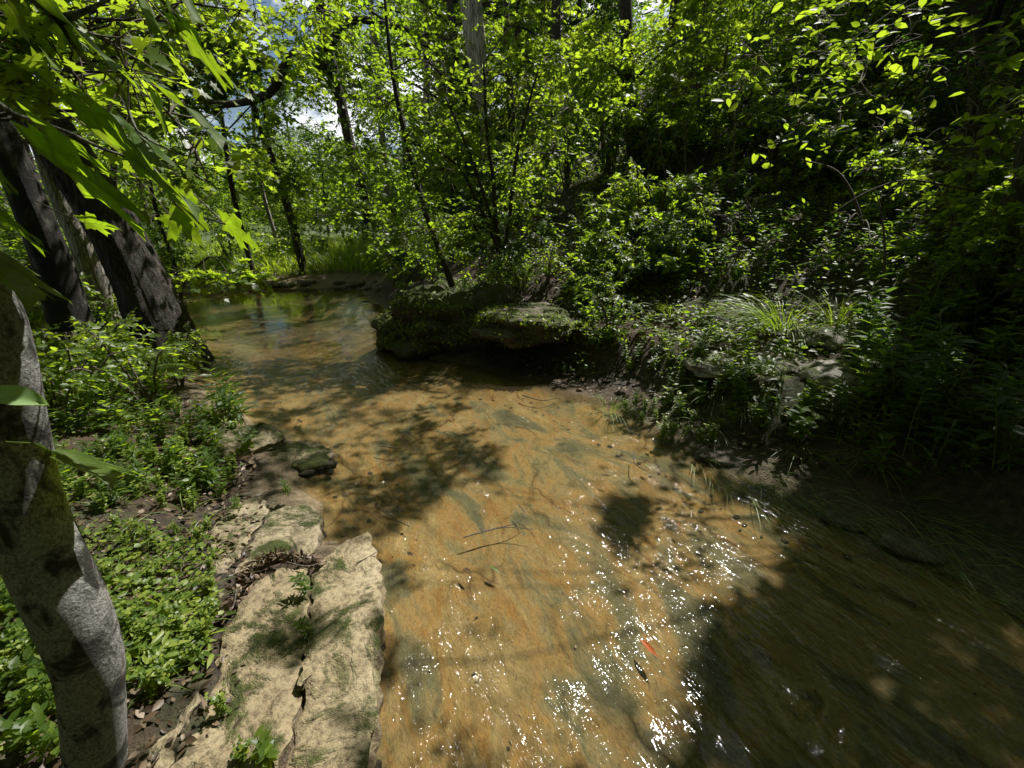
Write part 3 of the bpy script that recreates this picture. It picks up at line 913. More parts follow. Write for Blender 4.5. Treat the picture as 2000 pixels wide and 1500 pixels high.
def build_trees():
    rng = np.random.default_rng(21)
    # --- big leaning oak on the left bank, pale trunk and patched trunk behind it
    oak = [at_y(345, 735, 5.15), at_y(318, 650, 5.2), at_y(280, 560, 5.25), at_y(212, 430, 5.3), at_y(135, 310, 5.35), at_y(55, 200, 5.4), at_y(-40, 80, 5.5), at_y(-130, -80, 5.7), at_y(-180, -330, 6.0)]
    cl = [((-4.6 + rng.uniform(-2.2, 2.6), 5.2 + rng.uniform(-2, 2.5), rng.uniform(5.6, 9)), rng.uniform(.7, 1.1), 42) for _ in range(16)]
    oakc = [(at_y(u, v, y), r, 26) for u, v, y, r in [(470, 20, 6.5, .6), (630, 20, 7.2, .6), (400, 50, 6.2, .55), (520, 110, 7, .4), (260, 20, 5.8, .6), (180, 130, 6, .5), (330, 120, 6, .5), (60, 60, 5.8, .6)]]
    tree('oak_tree', 'big leaning dark trunk with deeply furrowed bark at the left pool edge', oak, [.46, .33, .27, .245, .225, .21, .19, .17, .12], oakc + cl, (TOV, .12), LGY, B_OAK, 31, leak=.12, sides=40, rough=.05, ridges=17, fine=14, spray_len=.6)
    pale = [at_y(205, 640, 6.3), at_y(170, 490, 6.3), at_y(118, 370, 6.4), at_y(70, 230, 6.5), at_y(38, 120, 6.6), at_y(0, -60, 6.8), at_y(-30, -260, 7)]
    cl = [((-6.5 + rng.uniform(-2, 2), 7 + rng.uniform(-2, 2), rng.uniform(5.5, 8.5)), .9, 34) for _ in range(9)]
    tree('pale_tree', 'pale grey trunk leaning just behind the big dark oak', pale, [.17, .15, .135, .12, .10], cl, (TMAP, .13), LGY, B_PALE, 32, sides=24, rough=.06, ridges=11, fine=10, spray_len=.6)
    pat = [at_y(140, 640, 4.6), at_y(112, 540, 4.6), at_y(60, 400, 4.6), at_y(5, 270, 4.6), at_y(-60, 130, 4.7), at_y(-120, -60, 4.8), at_y(-150, -300, 5)]
    cl = [((-5.0 + rng.uniform(-2, 1.5), 4.2 + rng.uniform(-2, 1.6), rng.uniform(4.8, 7.5)), .85, 34) for _ in range(9)]
    tree('patched_tree', 'dark trunk with pale lichen patches at the left edge, left of the oak', pat, [.18, .15, .13, .12, .1], cl, (TMAP, .12), LGY, B_PATCH, 33, sides=24, rough=.07, fine=10, spray_len=.55)

    # --- mottled young tree in the left foreground with the maple branch overhead
    fg = [at_y(194, 1600, .78), at_y(189, 1500, .78), at_y(181, 1370, .78), at_y(172, 1290, .785), at_y(140, 1200, .79), at_y(88, 1090, .80), at_y(52, 1000, .81), at_y(28, 900, .82),
          at_y(8, 800, .82), at_y(-12, 700, .82), at_y(-42, 600, .83), at_y(-110, 470, .84), at_y(-190, 250, .86), at_y(-220, 20, .9), at_y(-200, -200, .95), at_y(-150, -500, 1.0)]
    br = [[fg[13], at_y(-60, -30, .92), at_y(60, 0, .95), at_y(112, 40, .97), at_y(160, 110, .98), at_y(232, 165, 1.0), at_y(268, 255, 1.0), at_y(345, 300, 1.02)],
          [fg[11], at_y(-40, 215, .95), at_y(40, 228, 1.0), at_y(130, 258, 1.03), at_y(200, 290, 1.05), at_y(300, 330, 1.07), at_y(350, 405, 1.08), at_y(440, 438, 1.1)],
          [fg[14], at_y(0, -100, .9), at_y(150, -70, .9), at_y(290, -20, .92), at_y(370, 60, .95)],
          [at_y(112, 40, .97), at_y(165, 22, .97), at_y(205, 2, .97), at_y(260, -30, .97)],
          [fg[11], at_y(-60, 300, .9), at_y(-10, 330, .93)], [fg[10], at_y(-40, 420, .9), at_y(0, 400, .9)]]
    root = tree('maple_tree', 'mottled pale and dark leaning trunk in the left foreground with large maple leaves overhead', fg, [.072, .069, .067, .070, .072, .068, .063, .061, .06, .059, .057, .055, .05, .045, .04], [],
                (TMAP, .12), LGY, B_MOTTLE, 34, sides=32, rough=.018, fine=10, limbs=[(b, [.009, .0045, .003, .0022]) for b in br])
    g = Geo()
    L = [  # base, tip, distance, blade tilt
        (118, 42, 248, 112, .97, .5), (105, 45, 175, 105, .97, .9), (15, 5, 75, 90, .94, .8),
        (255, -25, 325, 52, .95, .5), (300, -40, 372, 62, .93, .3), (340, -30, 400, 30, .92, .5),
        (358, 78, 484, 162, .96, .35), (282, 118, 352, 208, .99, .45), (200, 150, 268, 232, 1.0, .8), (352, 206, 450, 262, 1.03, .45), (300, 205, 352, 272, 1.0, .8),
        (268, 255, 300, 312, 1.02, .5),
        (128, 284, 262, 345, .92, .28), (215, 285, 425, 388, .92, .25), (118, 330, 325, 402, .90, .25),
        (348, 393, 426, 452, 1.08, .35), (330, 418, 405, 478, 1.08, .7), (437, 436, 524, 486, 1.1, .4), (165, 436, 240, 440, 1.0, .15),
        (-40, 310, 56, 374, .85, .5), (-30, 405, 104, 460, .84, .4), (-40, 480, 95, 570, .82, .35),
        (92, 880, 244, 908, .9, .45)]
    rr = np.random.default_rng(5)
    pos, dr, nr, sz = [], [], [], []
    def mid(l):
        return (at_y(l[0], l[1], l[4]) + at_y(l[2], l[3], l[4])) / 2
    sunlit = [mid(l) for l in L if (l[0], l[1]) in ((358, 78), (352, 206), (128, 284), (348, 393), (437, 436), (300, -40), (92, 880))]
    L2 = []
    for l in L:
        d = np.array([c - mid(l) for c in sunlit]); a = -(d @ SUN)
        perp = np.linalg.norm(d + a[:, None] * SUN, axis=1)
        if not ((a > .04) & (perp < .05)).any() or any(l[:2] == k for k in ((358, 78), (352, 206), (128, 284), (348, 393), (437, 436), (300, -40))): L2.append(l)
    L = L2
    for (u0, v0, u1, v1, y, tl) in L:
        a = at_y(u0, v0, y); b = at_y(u1, v1, y - .03 + rr.normal(0, .04))
        d = b - a
        toward = norm(CAM - (a + b) / 2)
        n_ = norm(np.array([0.12, .25, .9]) + rr.normal(0, .15, 3)) * 1.0 - toward * (tl * .9 + .32)
        pos.append(a); dr.append(d); nr.append(n_); sz.append(np.linalg.norm(d) * 1.02)
    base = smooth_path(fg, 10)[0]
    put_leaves(g, TMAPF, np.array(pos) - base, np.array(dr), np.array(nr), np.array(sz))
    for a, d in zip(pos, dr):   # leaf stalks back to the branch
        tube(g, smooth_path(np.array([a - base, a - base - norm(d) * .03 + np.array([0, 0, .015]), a - base - norm(d) * .06 + np.array([-.01, 0, .04])]), 3), [.0012, .0016], 4, 1)
    tx, ty = TMAPF[0][:, 0], np.abs(TMAPF[0][:, 1])

    def rib(ax, ay, bx, by):
        t = np.clip(((tx - ax) * (bx - ax) + (ty - ay) * (by - ay)) / ((bx - ax) ** 2 + (by - ay) ** 2), 0, 1)
        return np.hypot(tx - ax - t * (bx - ax), ty - ay - t * (by - ay))
    vd = np.minimum.reduce([ty, rib(0, 0, .31, .64), rib(0, 0, -.11, .34), rib(.40, 0, .62, .31) * 1.4, rib(.16, .32, .1, .41) * 1.6, rib(.17, .35, .36, .5) * 1.6, rib(.6, 0, .78, .13) * 1.6, rib(.24, 0, .42, .17) * 1.8])
    vein = np.tile(np.exp(-(vd / .016) ** 2), len(L))
    vein = np.concatenate([vein, np.zeros(g.n - len(vein))])
    ml = leaf_material('maple_leaf', [(0, (.04, .09, .012)), (.5, (.055, .11, .014)), (1, (.075, .125, .018))], (.30, .48, .014), tfac=.56, gloss=.03, vein=True)
    g.build('leaves', [ml, B_TWIG], root, smooth=True, attrs={'vein': vein})
    # smooth pale leaf poking in at the left edge
    pl = empty('broad_leaf_sapling', at_y(-60, 800, .6), 'smooth pale green leaf with parallel veins poking in from the left edge', 'plant')
    g = Geo(); tube(g, smooth_path(np.array([at_y(-60, 800, .6), at_y(-40, 775, .6), at_y(-14, 768, .6)]) - np.array(pl.location), 4), [.004, .002], 5)
    g.build('stem', B_TWIG, pl)
    g = Geo(); a = at_y(-25, 768, .6); b = at_y(90, 786, .6)
    xs = np.linspace(0, 1, 14); V = []
    for x in xs:
        w = .24 * math.sin(PI * min(1, x * .97 + .02)) ** .75 * (1 - .25 * x)
        for t in np.linspace(-1, 1, 9):
            V.append((x, w * t, .10 * abs(t) ** 1.3 - .12 * x * x + .008 * math.cos(t * 14)))
    i = np.arange(13)[:, None] * 9 + np.arange(8)[None, :]
    TF = (np.array(V), [np.stack([i, i + 1, i + 10, i + 9], -1).reshape(-1, 4)])
    put_leaves(g, TF, np.array([a - np.array(pl.location)]), np.array([b - a]), np.array([[0, -.42, .9]]), np.array([np.linalg.norm(b - a)]))
    g.build('leaf', leaf_material('pale_leaf', [(0, (.2, .32, .12)), (1, (.22, .34, .13))], (.3, .48, .12), tfac=.4, gloss=.08), pl, smooth=True)

    # --- maples of the left middle distance, sunlit layered sprays
    def clm(lst, n=30):
        return [(at_y(u, v, y), r, n) for u, v, y, r in lst]
    tree('young_maple', 'young maple with sunlit layered leaves at the upper left, in front of the oak', [np.array([-4.5, 2.7, .35]), np.array([-4.2, 2.75, 1.6]), np.array([-3.6, 2.8, 3.2]), np.array([-3.0, 3.0, 4.6])], [.05, .04, .025],
         clm([(60, 110, 2.6, .5), (170, 60, 2.8, .55), (250, 140, 2.8, .5), (150, 150, 2.8, .35), (330, 220, 2.9, .4), (380, 290, 3.1, .3), (260, 230, 2.9, .3), (300, 40, 3.0, .5), (90, 20, 2.6, .5)], 13),
         (TMAP, .095), LGY, B_DARK, 41, spray_len=.35, per=8, clear=.8, leak=.1)
    tree('young_maple', 'slim maple behind the oak with pale leaves over the pool', [np.array([-6.7, 7.4, .2]), np.array([-6.3, 7.4, 2]), np.array([-5.5, 7.3, 4]), np.array([-4.8, 7.2, 6])], [.05, .04, .02],
         clm([(400, 250, 7, .5), (450, 300, 7, .5), (330, 330, 7, .5), (300, 420, 7, .5), (380, 400, 7.2, .45), (270, 350, 6.6, .5), (420, 110, 7, .6), (350, 60, 7, .6), (500, 20, 7.2, .7), (550, 60, 7.4, .6), (440, 20, 7, .7), (300, 150, 7, .6)], 26),
         (TMAP, .12), LGY, B_DARK, 42, leak=.05, spray_len=.45, per=9)
    tree('low_maple', 'low maple with a flat sunlit tier of leaves right of the oak base', [np.array([-4.9, 6.2, .2]), np.array([-4.5, 6.0, .9]), np.array([-4.0, 5.9, 1.25])], [.035, .025, .012],
         [(at_y(u, v, y), (.36, .3, .07), 18) for u, v, y in [(350, 528, 5.7), (400, 535, 5.6), (450, 540, 5.5), (340, 545, 5.5), (480, 538, 5.6)]], (TMAP, .11), LGY, B_DARK, 43, spray_len=.3, per=8, clear=.6, leak=.15, cat='tree', more=1)

    b = np.array([-7.2, 12.3, .3])
    tree('shore_maple', 'leafy maple on the far shore whose crown fills the upper left below the sky gap', [b, b + [-.1, 0, 2], b + [.1, -.1, 4.2], b + [.3, -.2, 7]], [.07, .06, .05, .03],
         clm([(330, 40, 11, .8), (400, 90, 11.2, .7), (380, 0, 11.4, .9), (470, 40, 11.5, .8), (640, 20, 11.8, .9), (350, 160, 11, .7), (300, 110, 10.6, .7), (430, 160, 11.6, .45), (650, 150, 12, .6), (380, 240, 11.5, .6), (340, 320, 11.2, .6), (250, 200, 10.5, .8), (480, 110, 11.6, .5)], 26),
         (TMAP, .16), LGY, B_DARK, 49, spray_len=.5, per=9, cull=False)
    # --- saplings on the boulder bank
    def zc(u, v, y):
        return at_y(u, v, y)
    tree('leaning_sapling', 'slender dark sapling stem leaning left above the mossy boulder', YP(6.35, (884, 560), (862, 500), (840, 440), (815, 360), (795, 280), (774, 185), (760, 90), (750, -20)), [.05, .045, .04, .035, .025, .015],
         [(zc(u, v, y), r, 22) for u, v, y, r in [(790, 330, 6.3, .5), (720, 300, 6.6, .5), (850, 240, 6.4, .55), (760, 200, 6.5, .5), (840, 400, 6.2, .45), (780, 460, 6.3, .45), (700, 400, 6.8, .45), (840, 120, 6.6, .6), (720, 130, 6.8, .6), (870, 330, 6.1, .4)]],
         (TQ, .085), LG, B_DARK, 44, spray_len=.4, per=10, sides=8, clear=.6)
    stems = [YP(6.0, (972, 490), (960, 430), (935, 350), (905, 270), (870, 190)), YP(6.05, (975, 490), (968, 430), (962, 340), (950, 250), (945, 120)),
             YP(6.1, (985, 490), (995, 430), (1005, 330), (1020, 250), (1050, 140)), YP(5.95, (970, 480), (945, 420), (925, 380), (900, 330), (850, 290))]
    tree('multistem_sapling', 'clump of thin upright sapling stems with bright leaves at the picture centre, above the boulders', stems[1], [.035, .03, .022, .012],
         [(zc(u, v, y), r, 22) for u, v, y, r in [(900, 300, 6.1, .45), (960, 260, 6.2, .5), (1030, 220, 6.3, .5), (1080, 300, 6.5, .45), (1000, 360, 6.1, .4), (930, 420, 6.0, .4), (1040, 430, 6.1, .35), (880, 180, 6.3, .55), (1000, 150, 6.4, .4), (1060, 120, 6.6, .55), (1110, 210, 6.7, .5), (900, 470, 5.9, .35), (1060, 30, 6.6, .5)]],
         (TQ, .08), LGY, B_DARK, 45, spray_len=.36, per=10, sides=7, clear=.6, limbs=[(stems[i], [.028, .022, .012]) for i in (0, 2, 3)])

    # --- bleached snag and dark hillside trunks
    tree('dead_snag', 'bleached white dead trunk at the top centre', [at_y(950, 420, 12.5)] + YP(12.5, (948, 330), (946, 260), (943, 215), (938, 170), (932, 110), (924, 40), (918, -30), (912, -150), (905, -300)), [.1, .1, .1, .11, .17, .22, .235, .24, .24, .2], [], (TQ, .1), LG, B_SNAG, 46, sides=24, rough=.09, ridges=7, fine=8)
    tree('hillside_tree', 'slim dark trunk on the sunlit slope right of the white dead trunk', [gnd(1243, 322)] + YP(9.6, (1238, 290), (1230, 200), (1225, 110), (1222, 20), (1215, -120), (1210, -300)), [.16, .13, .12, .11, .09],
         [(zc(u, v, y), r, 26) for u, v, y, r in [(1180, 120, 9, .7), (1290, 90, 9, .7), (1250, 30, 9, .8), (1140, 40, 9.4, .8), (1330, 170, 8.6, .6), (1200, 220, 8.4, .5), (1380, 60, 8.6, .8), (1300, 240, 8.2, .45)]], (TQW, .10), LGY, B_DARK, 47, spray_len=.45, sides=12)
    tree('arched_limb_tree', 'dark tree behind the pool with a long arching bare limb', [gnd(722, 470)] + YP(10.5, (712, 400), (690, 310), (662, 180), (640, 90), (620, -20), (600, -180)), [.13, .115, .1, .09, .07],
         [(zc(u, v, y), r, 28) for u, v, y, r in [(620, 100, 10.2, .8), (680, 60, 10, .8), (560, 150, 10.5, .6), (740, 150, 10, .8), (660, 240, 9.8, .7), (720, 330, 9.6, .6), (640, 330, 10, .6), (600, 20, 10.2, .9), (760, 40, 10, .9), (680, 420, 9.8, .6), (620, 420, 10.4, .6), (740, 480, 9.4, .4), (560, 350, 11, .5)]],
         (TQW, .12), LG, B_DARK, 48, leak=.45, spray_len=.5, sides=12,
         limbs=[(YP(10.4, (652, 140), (600, 108), (572, 110), (552, 140), (530, 178), (490, 196), (440, 204), (410, 200)), [.11, .10, .08, .05]), (YP(10.4, (640, 90), (690, 40), (760, 50), (800, 60)), [.09, .05])])
    for k, (y, pts, r, lab, b) in enumerate([
            (12.6, [(596, 545), (575, 450), (545, 350), (520, 280), (503, 235), (480, 120)], .11, 'thin dark leaning trunk on the sunlit grass beyond the pool', B_DARK),
            (13.5, [(562, 540), (545, 480), (520, 400), (500, 300), (490, 150)], .07, 'thin pale stem left of the dark leaning trunk beyond the pool', B_PALE),
            (11.9, [(352, 566), (335, 500), (310, 430), (290, 340), (270, 200)], .06, 'dark trunk at the far pool edge just right of the oak', B_DARK),
            (15, [(762, 500), (748, 300), (740, 180), (725, 20), (715, -150)], .12, 'tall slender grey trunk at the top between the dark limb tree and the snag', B_PALE),
            (13, [(1010, 400), (1000, 250), (990, 80), (985, -120)], .12, 'dim trunk among leaves just right of the snag', B_DARK),
            (16, [(840, 420), (835, 250), (832, 90), (828, -60)], .13, 'grey trunk behind the saplings left of the snag', B_PALE)]):
        b0 = at_y(*pts[0], y); b0[2] = hz(b0[0], b0[1]) - .05
        P = [b0] + [at_y(u, v, y) for u, v in pts[1:]]
        cl = [(P[-1] + rng.normal(0, 1, 3) * np.array([1, 1, .8]), .8, 24) for _ in range(5)] + [(at_y(u + rng.normal(0, 60), v, y), .6, 22) for u, v in pts[1:4]]
        tree('thin_tree', lab, P, [r, r * .85, r * .7, r * .5], cl, (TQW, .12), [LG, LGY][k % 2], b, 60 + k, spray_len=.5, sides=9)

    # --- trees of the far floodplain (left and centre) and hill crest, a few shapes copied
    protos = []
    for k, (lf, hgt) in enumerate([(LG, 11), (LGD, 13), (LGY, 9), (LG, 14)]):
        rr = np.random.default_rng(90 + k)
        b = np.array([0, 0, 0.0])
        P = [b, b + [.1, .1, hgt * .3], b + [.3, -.1, hgt * .6], b + [.2, .2, hgt]]
        cl = []
        for _ in range(26):
            z = rr.uniform(.12, 1.0) * hgt
            w = (1.1 + 2.0 * math.sin(PI * min(1, z / hgt * .85 + .12)))
            a = rr.uniform(0, 6.28)
            cl.append((np.array([math.cos(a), math.sin(a), 0]) * w * rr.uniform(.25, 1) + [0, 0, z], rr.uniform(.8, 1.3), 36))
        t = tree('woodland_tree', 'tbd', P, [.14, .12, .09, .04], cl, (TQW, .17), lf, B_DARK, 95 + k, spray_len=.8, per=9, cull=False, sides=9, group='trees')
        protos.append(t)
    spots = [(-16, 16, 1, 0), (-13, 21, 0, .42), (-10.5, 26, 1, .48), (-19, 24, 3, 0), (-22, 17, 0, 0), (-15, 30, 2, .6), (-24, 32, 1, 0), (-7.5, 15.5, 2, .42), (-11, 16, 0, .38), (-13, 12, 2, .8), (-15, 10, 1, .9), (-11.5, 8.2, 0, .8),
             (-5.2, 24, 1, .8), (-2.5, 19.5, 0, .9), (0, 17, 3, .8), (2.5, 19, 1, .8), (-4, 32, 3, 1.1), (1, 27, 1, 1), (-30, 40, 3, 1.2), (-20, 44, 1, .9), (-8, 42, 0, 1.2), (1.5, 22, 2, 1.0), (4.5, 27, 0, .8), (-6.5, 20, 3, .6), (-9, 30, 1, .5), (-17, 12, 0, .8), (-20, 13, 2, .9), (-1, 14.2, 2, .6)]
    first = set()
    for k, (x, y, p, s) in enumerate(spots):
        s = s or 1.0
        z = hz(x, y) - .1
        left = x < -3.2
        lab = 'leafy woodland tree in the green mass beyond the pool' if left else 'leafy woodland tree high on the slope behind the saplings' if x < 6 else 'leafy woodland tree high on the right hillside'
        gr = 'trees beyond the pool' if left else 'trees on the upper slope' if x < 6 else 'trees on the right hillside'
        rot = (0, 0, rng.uniform(0, 6.28)); sc = s * rng.uniform(.9, 1.1)
        if p not in first:
            first.add(p); t = protos[p]
            t.location = (x, y, z); t.rotation_euler = rot; t.scale = (sc,) * 3; t['label'] = lab; t['group'] = gr
        else:
            copy_tree(protos[p], (x, y, z), rot, sc, lab, gr)


def build_canopy():
    """tall trees of the slope whose limbs reach over the creek; the unseen tops are shaped to shade chosen ground and cut sky light"""
    rng = np.random.default_rng(77)
    trunks = [(6.2, 7.0, 'tall trunk on the dark slope behind the sunlit broadleaf bush'), (9.3, 10.2, 'tall trunk deep in the dark upper slope at the right'), (3.4, 11.5, 'straight dark trunk behind the slim hillside trunk'), (1.0, 13.0, 'dark trunk among the bright leaves right of the snag base'),
              (8.2, 4.6, 'tall trunk behind the leaves at the right edge'), (-1.6, 14.5, 'dim tall trunk behind the leaning sapling'), (10.5, 7.5, 'tall trunk highest at the right edge'), (-7.5, 3.0, 'tall tree at the left whose limbs hang over the bank')]
    N = 11500
    G = np.column_stack([rng.uniform(-9.5, 10, N), rng.uniform(-9, 19, N)])
    G = np.vstack([G, np.column_stack([rng.uniform(.4, 3.6, 1300), rng.uniform(-1, 3.6, 1300)])]); N = len(G)
    zg = height(G[:, 0], G[:, 1])
    g3 = np.column_stack([G, np.maximum(zg, 0)])
    clump = wob(G[:, 0] * .9 + 3, G[:, 1] * .9) + .6 * wob(G[:, 0] * 2.3, G[:, 1] * 2.3 + 5)
    u, v = to_px(g3)
    dens = np.where(clump > -.2, .8, .3)
    dw, dr, ins = dists(G[:, 0], G[:, 1])
    dens = np.where(dr > 2.2, dens * .28, dens)
    dens = np.where((dr > 1.2) & (G[:, 0] > .2) & (G[:, 0] < 4.0) & (G[:, 1] > 4.2) & (G[:, 1] < 8), .9, dens)
    dens = np.where(ins & (G[:, 1] < 5.6), 1.0, dens)
    dens = np.where((u > 1330) & (v > 780), 1.0, dens)
    dens = np.where((G[:, 0] > 2.9) & (G[:, 1] < 2.8) & (G[:, 1] > -2), .04, dens)
    ok = rng.random(N) < dens
    g3 = g3[ok]
    hh = rng.uniform(4.6, 9.5, len(g3)) + .12 * np.maximum(g3[:, 1] - 4, 0)
    P = g3 + SUN[None, :] / SUN[2] * hh[:, None]  # leaf sprays set up-sun of the ground they are meant to shade
    uu, vv = to_px(P)
    vis = (vv > -70) & (uu > -150) & (uu < 2150) & np.isfinite(vv)
    P = P[~vis | ((vv < 230) & (rng.random(len(P)) < .45) & ((uu > 640) | (uu < 380)))]
    T = np.array([(x, y) for x, y, _ in trunks])
    own = np.argmin(np.hypot(P[:, None, 0] - T[None, :, 0], P[:, None, 1] - T[None, :, 1]), 1)
    for k, (x, y, lab) in enumerate(trunks):
        Q = P[own == k]
        z0 = hz(x, y) - .1
        top = max(12, z0 + 9)
        base = np.array([x, y, z0])
        root = empty('canopy_tree', base, lab, 'tree')
        path = smooth_path([base, base + [.1, -.1, (top - z0) * .35], base + [-.15, -.2, (top - z0) * .7], base + [-.1, -.4, top - z0]], 8)
        g = Geo(); tube(g, path - base, [.12, .11, .09, .05], 14, 0, .06, rng, 7)
        cg = Geo()
        if len(Q):
            cell = np.round(Q / 1.5).astype(int)
            _, inv = np.unique(cell, axis=0, return_inverse=True)
            inv = inv.ravel()
            for c in range(inv.max() + 1):
                q = Q[inv == c]; cc = q.mean(0)
                a = nearest_on(path, cc, .3)
                if not sunny(np.array([a, (a + cc) / 2 + [0, 0, .25], cc]), 0):
                    tube(g, smooth_path(np.array([a, (a + cc) / 2 + [0, 0, .25], cc]) - base, 4), [.04, .015], 5, 0, .05, rng)
            d = norm(rng.normal(0, 1, (len(Q), 3)) * [1, 1, .35])
            sub = Geo()
            sprays(sub, Q - d * .3, d, .65, 13, TOV, .125, 0, 1, .005, rng, lambda q: sun_keep(q, 1.5, rng, .012), .4, .2)
            for w in sub.v: cg.v.append(w - base)
            for f, m in sub.f: cg.f.append((f + cg.n, m))
            cg.n += sub.n
        g.build('trunk', B_DARK, root, smooth=True)
        if cg.n: cg.build('crown', [LG, B_TWIG], root)
    # low tree whose leaf clusters are set up-sun of each dark patch to shade it
    low = empty('overhanging_limb_tree', (3.9, 3.6, hz(3.9, 3.6) - .05), 'small tree on the right bank reaching over the water, its leaves set to cast the dark patches', 'tree')
    b = np.array(low.location)
    g = Geo(); cg = Geo()
    P = smooth_path([b, b + [.0, .1, 1.6], b + [-.15, .1, 3.4], b + [-.5, 0, 4.8]], 6)
    tube(g, P - b, [.07, .06, .045, .02], 9, 0, .05, rng)
    for poly, n, h in ((DARK[0], 44, 2.7), (DARK[1], 190, 4.2), (DARK[2], 22, 4.2), (DARK[3], 14, 4.2), (DARK[4], 14, 4.0), (DARK[5], 7, 4.0), (DARK[6], 5, 4.2), (DARK[7], 60, 4.4)):
        lo, hi = poly.min(0), poly.max(0)
        pts = []
        while len(pts) < n:
            uv = rng.uniform(lo, hi)
            if in_poly(uv[:1], uv[1:], poly)[0]:
                pts.append(at_z(uv[0], uv[1], 0) + SUN / SUN[2] * (h + rng.normal(0, .22)))
        Q = np.array(pts); cc = Q.mean(0)
        a = nearest_on(P, cc, .4)
        tube(g, smooth_path(np.array([a, (a + cc) / 2 + [0, 0, .3], cc]) - b, 6), [.008, .005, .003], 5, 0, .05, rng)
        d = norm(rng.normal(0, 1, (n, 3)) * [1, 1, .3])
        sprays(cg, Q - b - d * .12, d, .24, 5, TOV, .056, 0, 1, .003, rng, None, .4, .15)
    g.build('trunk', B_DARK, low, smooth=True); cg.build('crown', [LG, B_TWIG], low)


# ------------------------------------------------------------------ shrubs, herbs, grasses
def shrub_proto(name, cat, hgt, wid, stems, leaf, leafmat, seed, per=9, spray_len=.28, nspr=90, arch=.3):
    rng = np.random.default_rng(seed)
    root = empty(name, (0, 0, 0), 'tbd', cat, 'tbd')
    g = Geo(); cg = Geo(); org, dd = [], []
    for s in range(stems):
        a = rng.uniform(0, 6.28); w = wid * rng.uniform(.3, 1); h = hgt * rng.uniform(.6, 1)
        d = np.array([math.cos(a), math.sin(a), 0])
        P = smooth_path([d * .03, d * w * .3 + [0, 0, h * .5], d * w * .7 + [0, 0, h * .85], d * w + [0, 0, h * (1 - arch * .4)]], 6)
        tube(g, P, [.012 * hgt ** .5, .009, .004], 5, 0, .05, rng)
        k = nspr // stems
        ii = (len(P) * (.2 + .79 * rng.random(k) ** .8)).astype(int).clip(0, len(P) - 1)
        dv = norm(rng.normal(0, 1, (k, 3)) * [1, 1, .45] + d * .4)
        org.append(P[ii]); dd.append(dv)
    sprays(cg, np.vstack(org), np.vstack(dd), spray_len, per, leaf[0], leaf[1], 0, 1, .0025, rng, None, .4, .3)
    g.build('stems', B_TWIG, root); cg.build('foliage', [leafmat, B_TWIG], root)
    return root


def herb_proto(name, cat, hgt, nst, leaf, leafmat, seed, pairs=7, whorl=2, ang=.5):
    rng = np.random.default_rng(seed)
    root = empty(name, (0, 0, 0), 'tbd', cat, 'tbd')
    g = Geo(); cg = Geo()
    for s in range(nst):
        a = rng.uniform(0, 6.28); h = hgt * rng.uniform(.6, 1.05)
        d = np.array([math.cos(a), math.sin(a), 0]) * rng.uniform(.05, .35) * hgt
        o = rng.normal(0, .03, 3) * [1, 1, 0]
        P = smooth_path([o, o + d * .3 + [0, 0, h * .55], o + d + [0, 0, h]], 8)
        tube(g, P, [.0035, .0028, .0014], 4, 0, 0, rng)
        pos, dr, nr, sz = [], [], [], []
        for i in range(pairs):
            t = .18 + .82 * (i + .5) / pairs
            p = P[int(t * (len(P) - 1))]
            for w in range(whorl):
                b = w / whorl * 6.28 + i * 1.57 + rng.normal(0, .3)
                v = np.array([math.cos(b), math.sin(b), ang * rng.uniform(.2, 1.2)])
                pos.append(p); dr.append(v); nr.append(np.array([0, 0, 1]) + rng.normal(0, .25, 3)); sz.append(leaf[1] * rng.uniform(.7, 1.15) * (1.1 - .5 * abs(t - .6)))
        put_leaves(cg, leaf[0], np.array(pos), np.array(dr), np.array(nr), np.array(sz))
    g.build('stem', LGR, root); cg.build('leaves', leafmat, root)
    return root


def blades(g, org, d, L, w, rng, curl=.9, seg=5):
    """arching grass blades"""
    N = len(org)
    d = norm(d); out = d * [1, 1, 0]; out = norm(out + 1e-6)
    t = np.linspace(0, 1, seg)
    side = norm(np.cross(d, [0, 0, 1.0]) + rng.normal(0, .15, (N, 3)))
    P = org[:, None, :] + d[:, None, :] * (L[:, None] * t[None])[:, :, None] + out[:, None, :] * (curl * .45 * L[:, None] * t[None] ** 2)[:, :, None]
    P[:, :, 2] -= (curl * .55 * L[:, None] * t[None] ** 2.4)
    W = (w[:, None] * (1 - t[None] ** 1.6 * .92))[:, :, None] * .5
    V = np.stack([P + side[:, None, :] * W, P - side[:, None, :] * W], 2).reshape(-1, 3)
    f = np.array([(2 * i, 2 * i + 1, 2 * i + 3, 2 * i + 2) for i in range(seg - 1)])
    g.add(V, (f[None] + (np.arange(N) * seg * 2)[:, None, None]).reshape(-1, 4))


def grass_tuft(name, label, loc, n, L, spread, seed, w=.007, curl=.9, lean=(0, 0), group=None, m=None, flat=1.0):
    rng = np.random.default_rng(seed)
    a = rng.uniform(0, 6.28, n); r = rng.random(n) ** .6
    org = np.column_stack([np.cos(a) * r * spread * .35, np.sin(a) * r * spread * .35, np.zeros(n) - .01])
    d = np.column_stack([np.cos(a) * r * .8 + lean[0], np.sin(a) * r * .8 + lean[1], flat * rng.uniform(.6, 1.2, n)])
    g = Geo(); blades(g, org, d, L * rng.uniform(.45, 1.1, n), w * rng.uniform(.6, 1.2, n), rng, curl)
    o = g.build(name, m or LGR); o.location = loc
    return tag(o, label, 'grass', group)


def on_land(u, v, dz=-.01):
    p = gnd(u, v)
    return np.array([p[0], p[1], p[2] + dz])


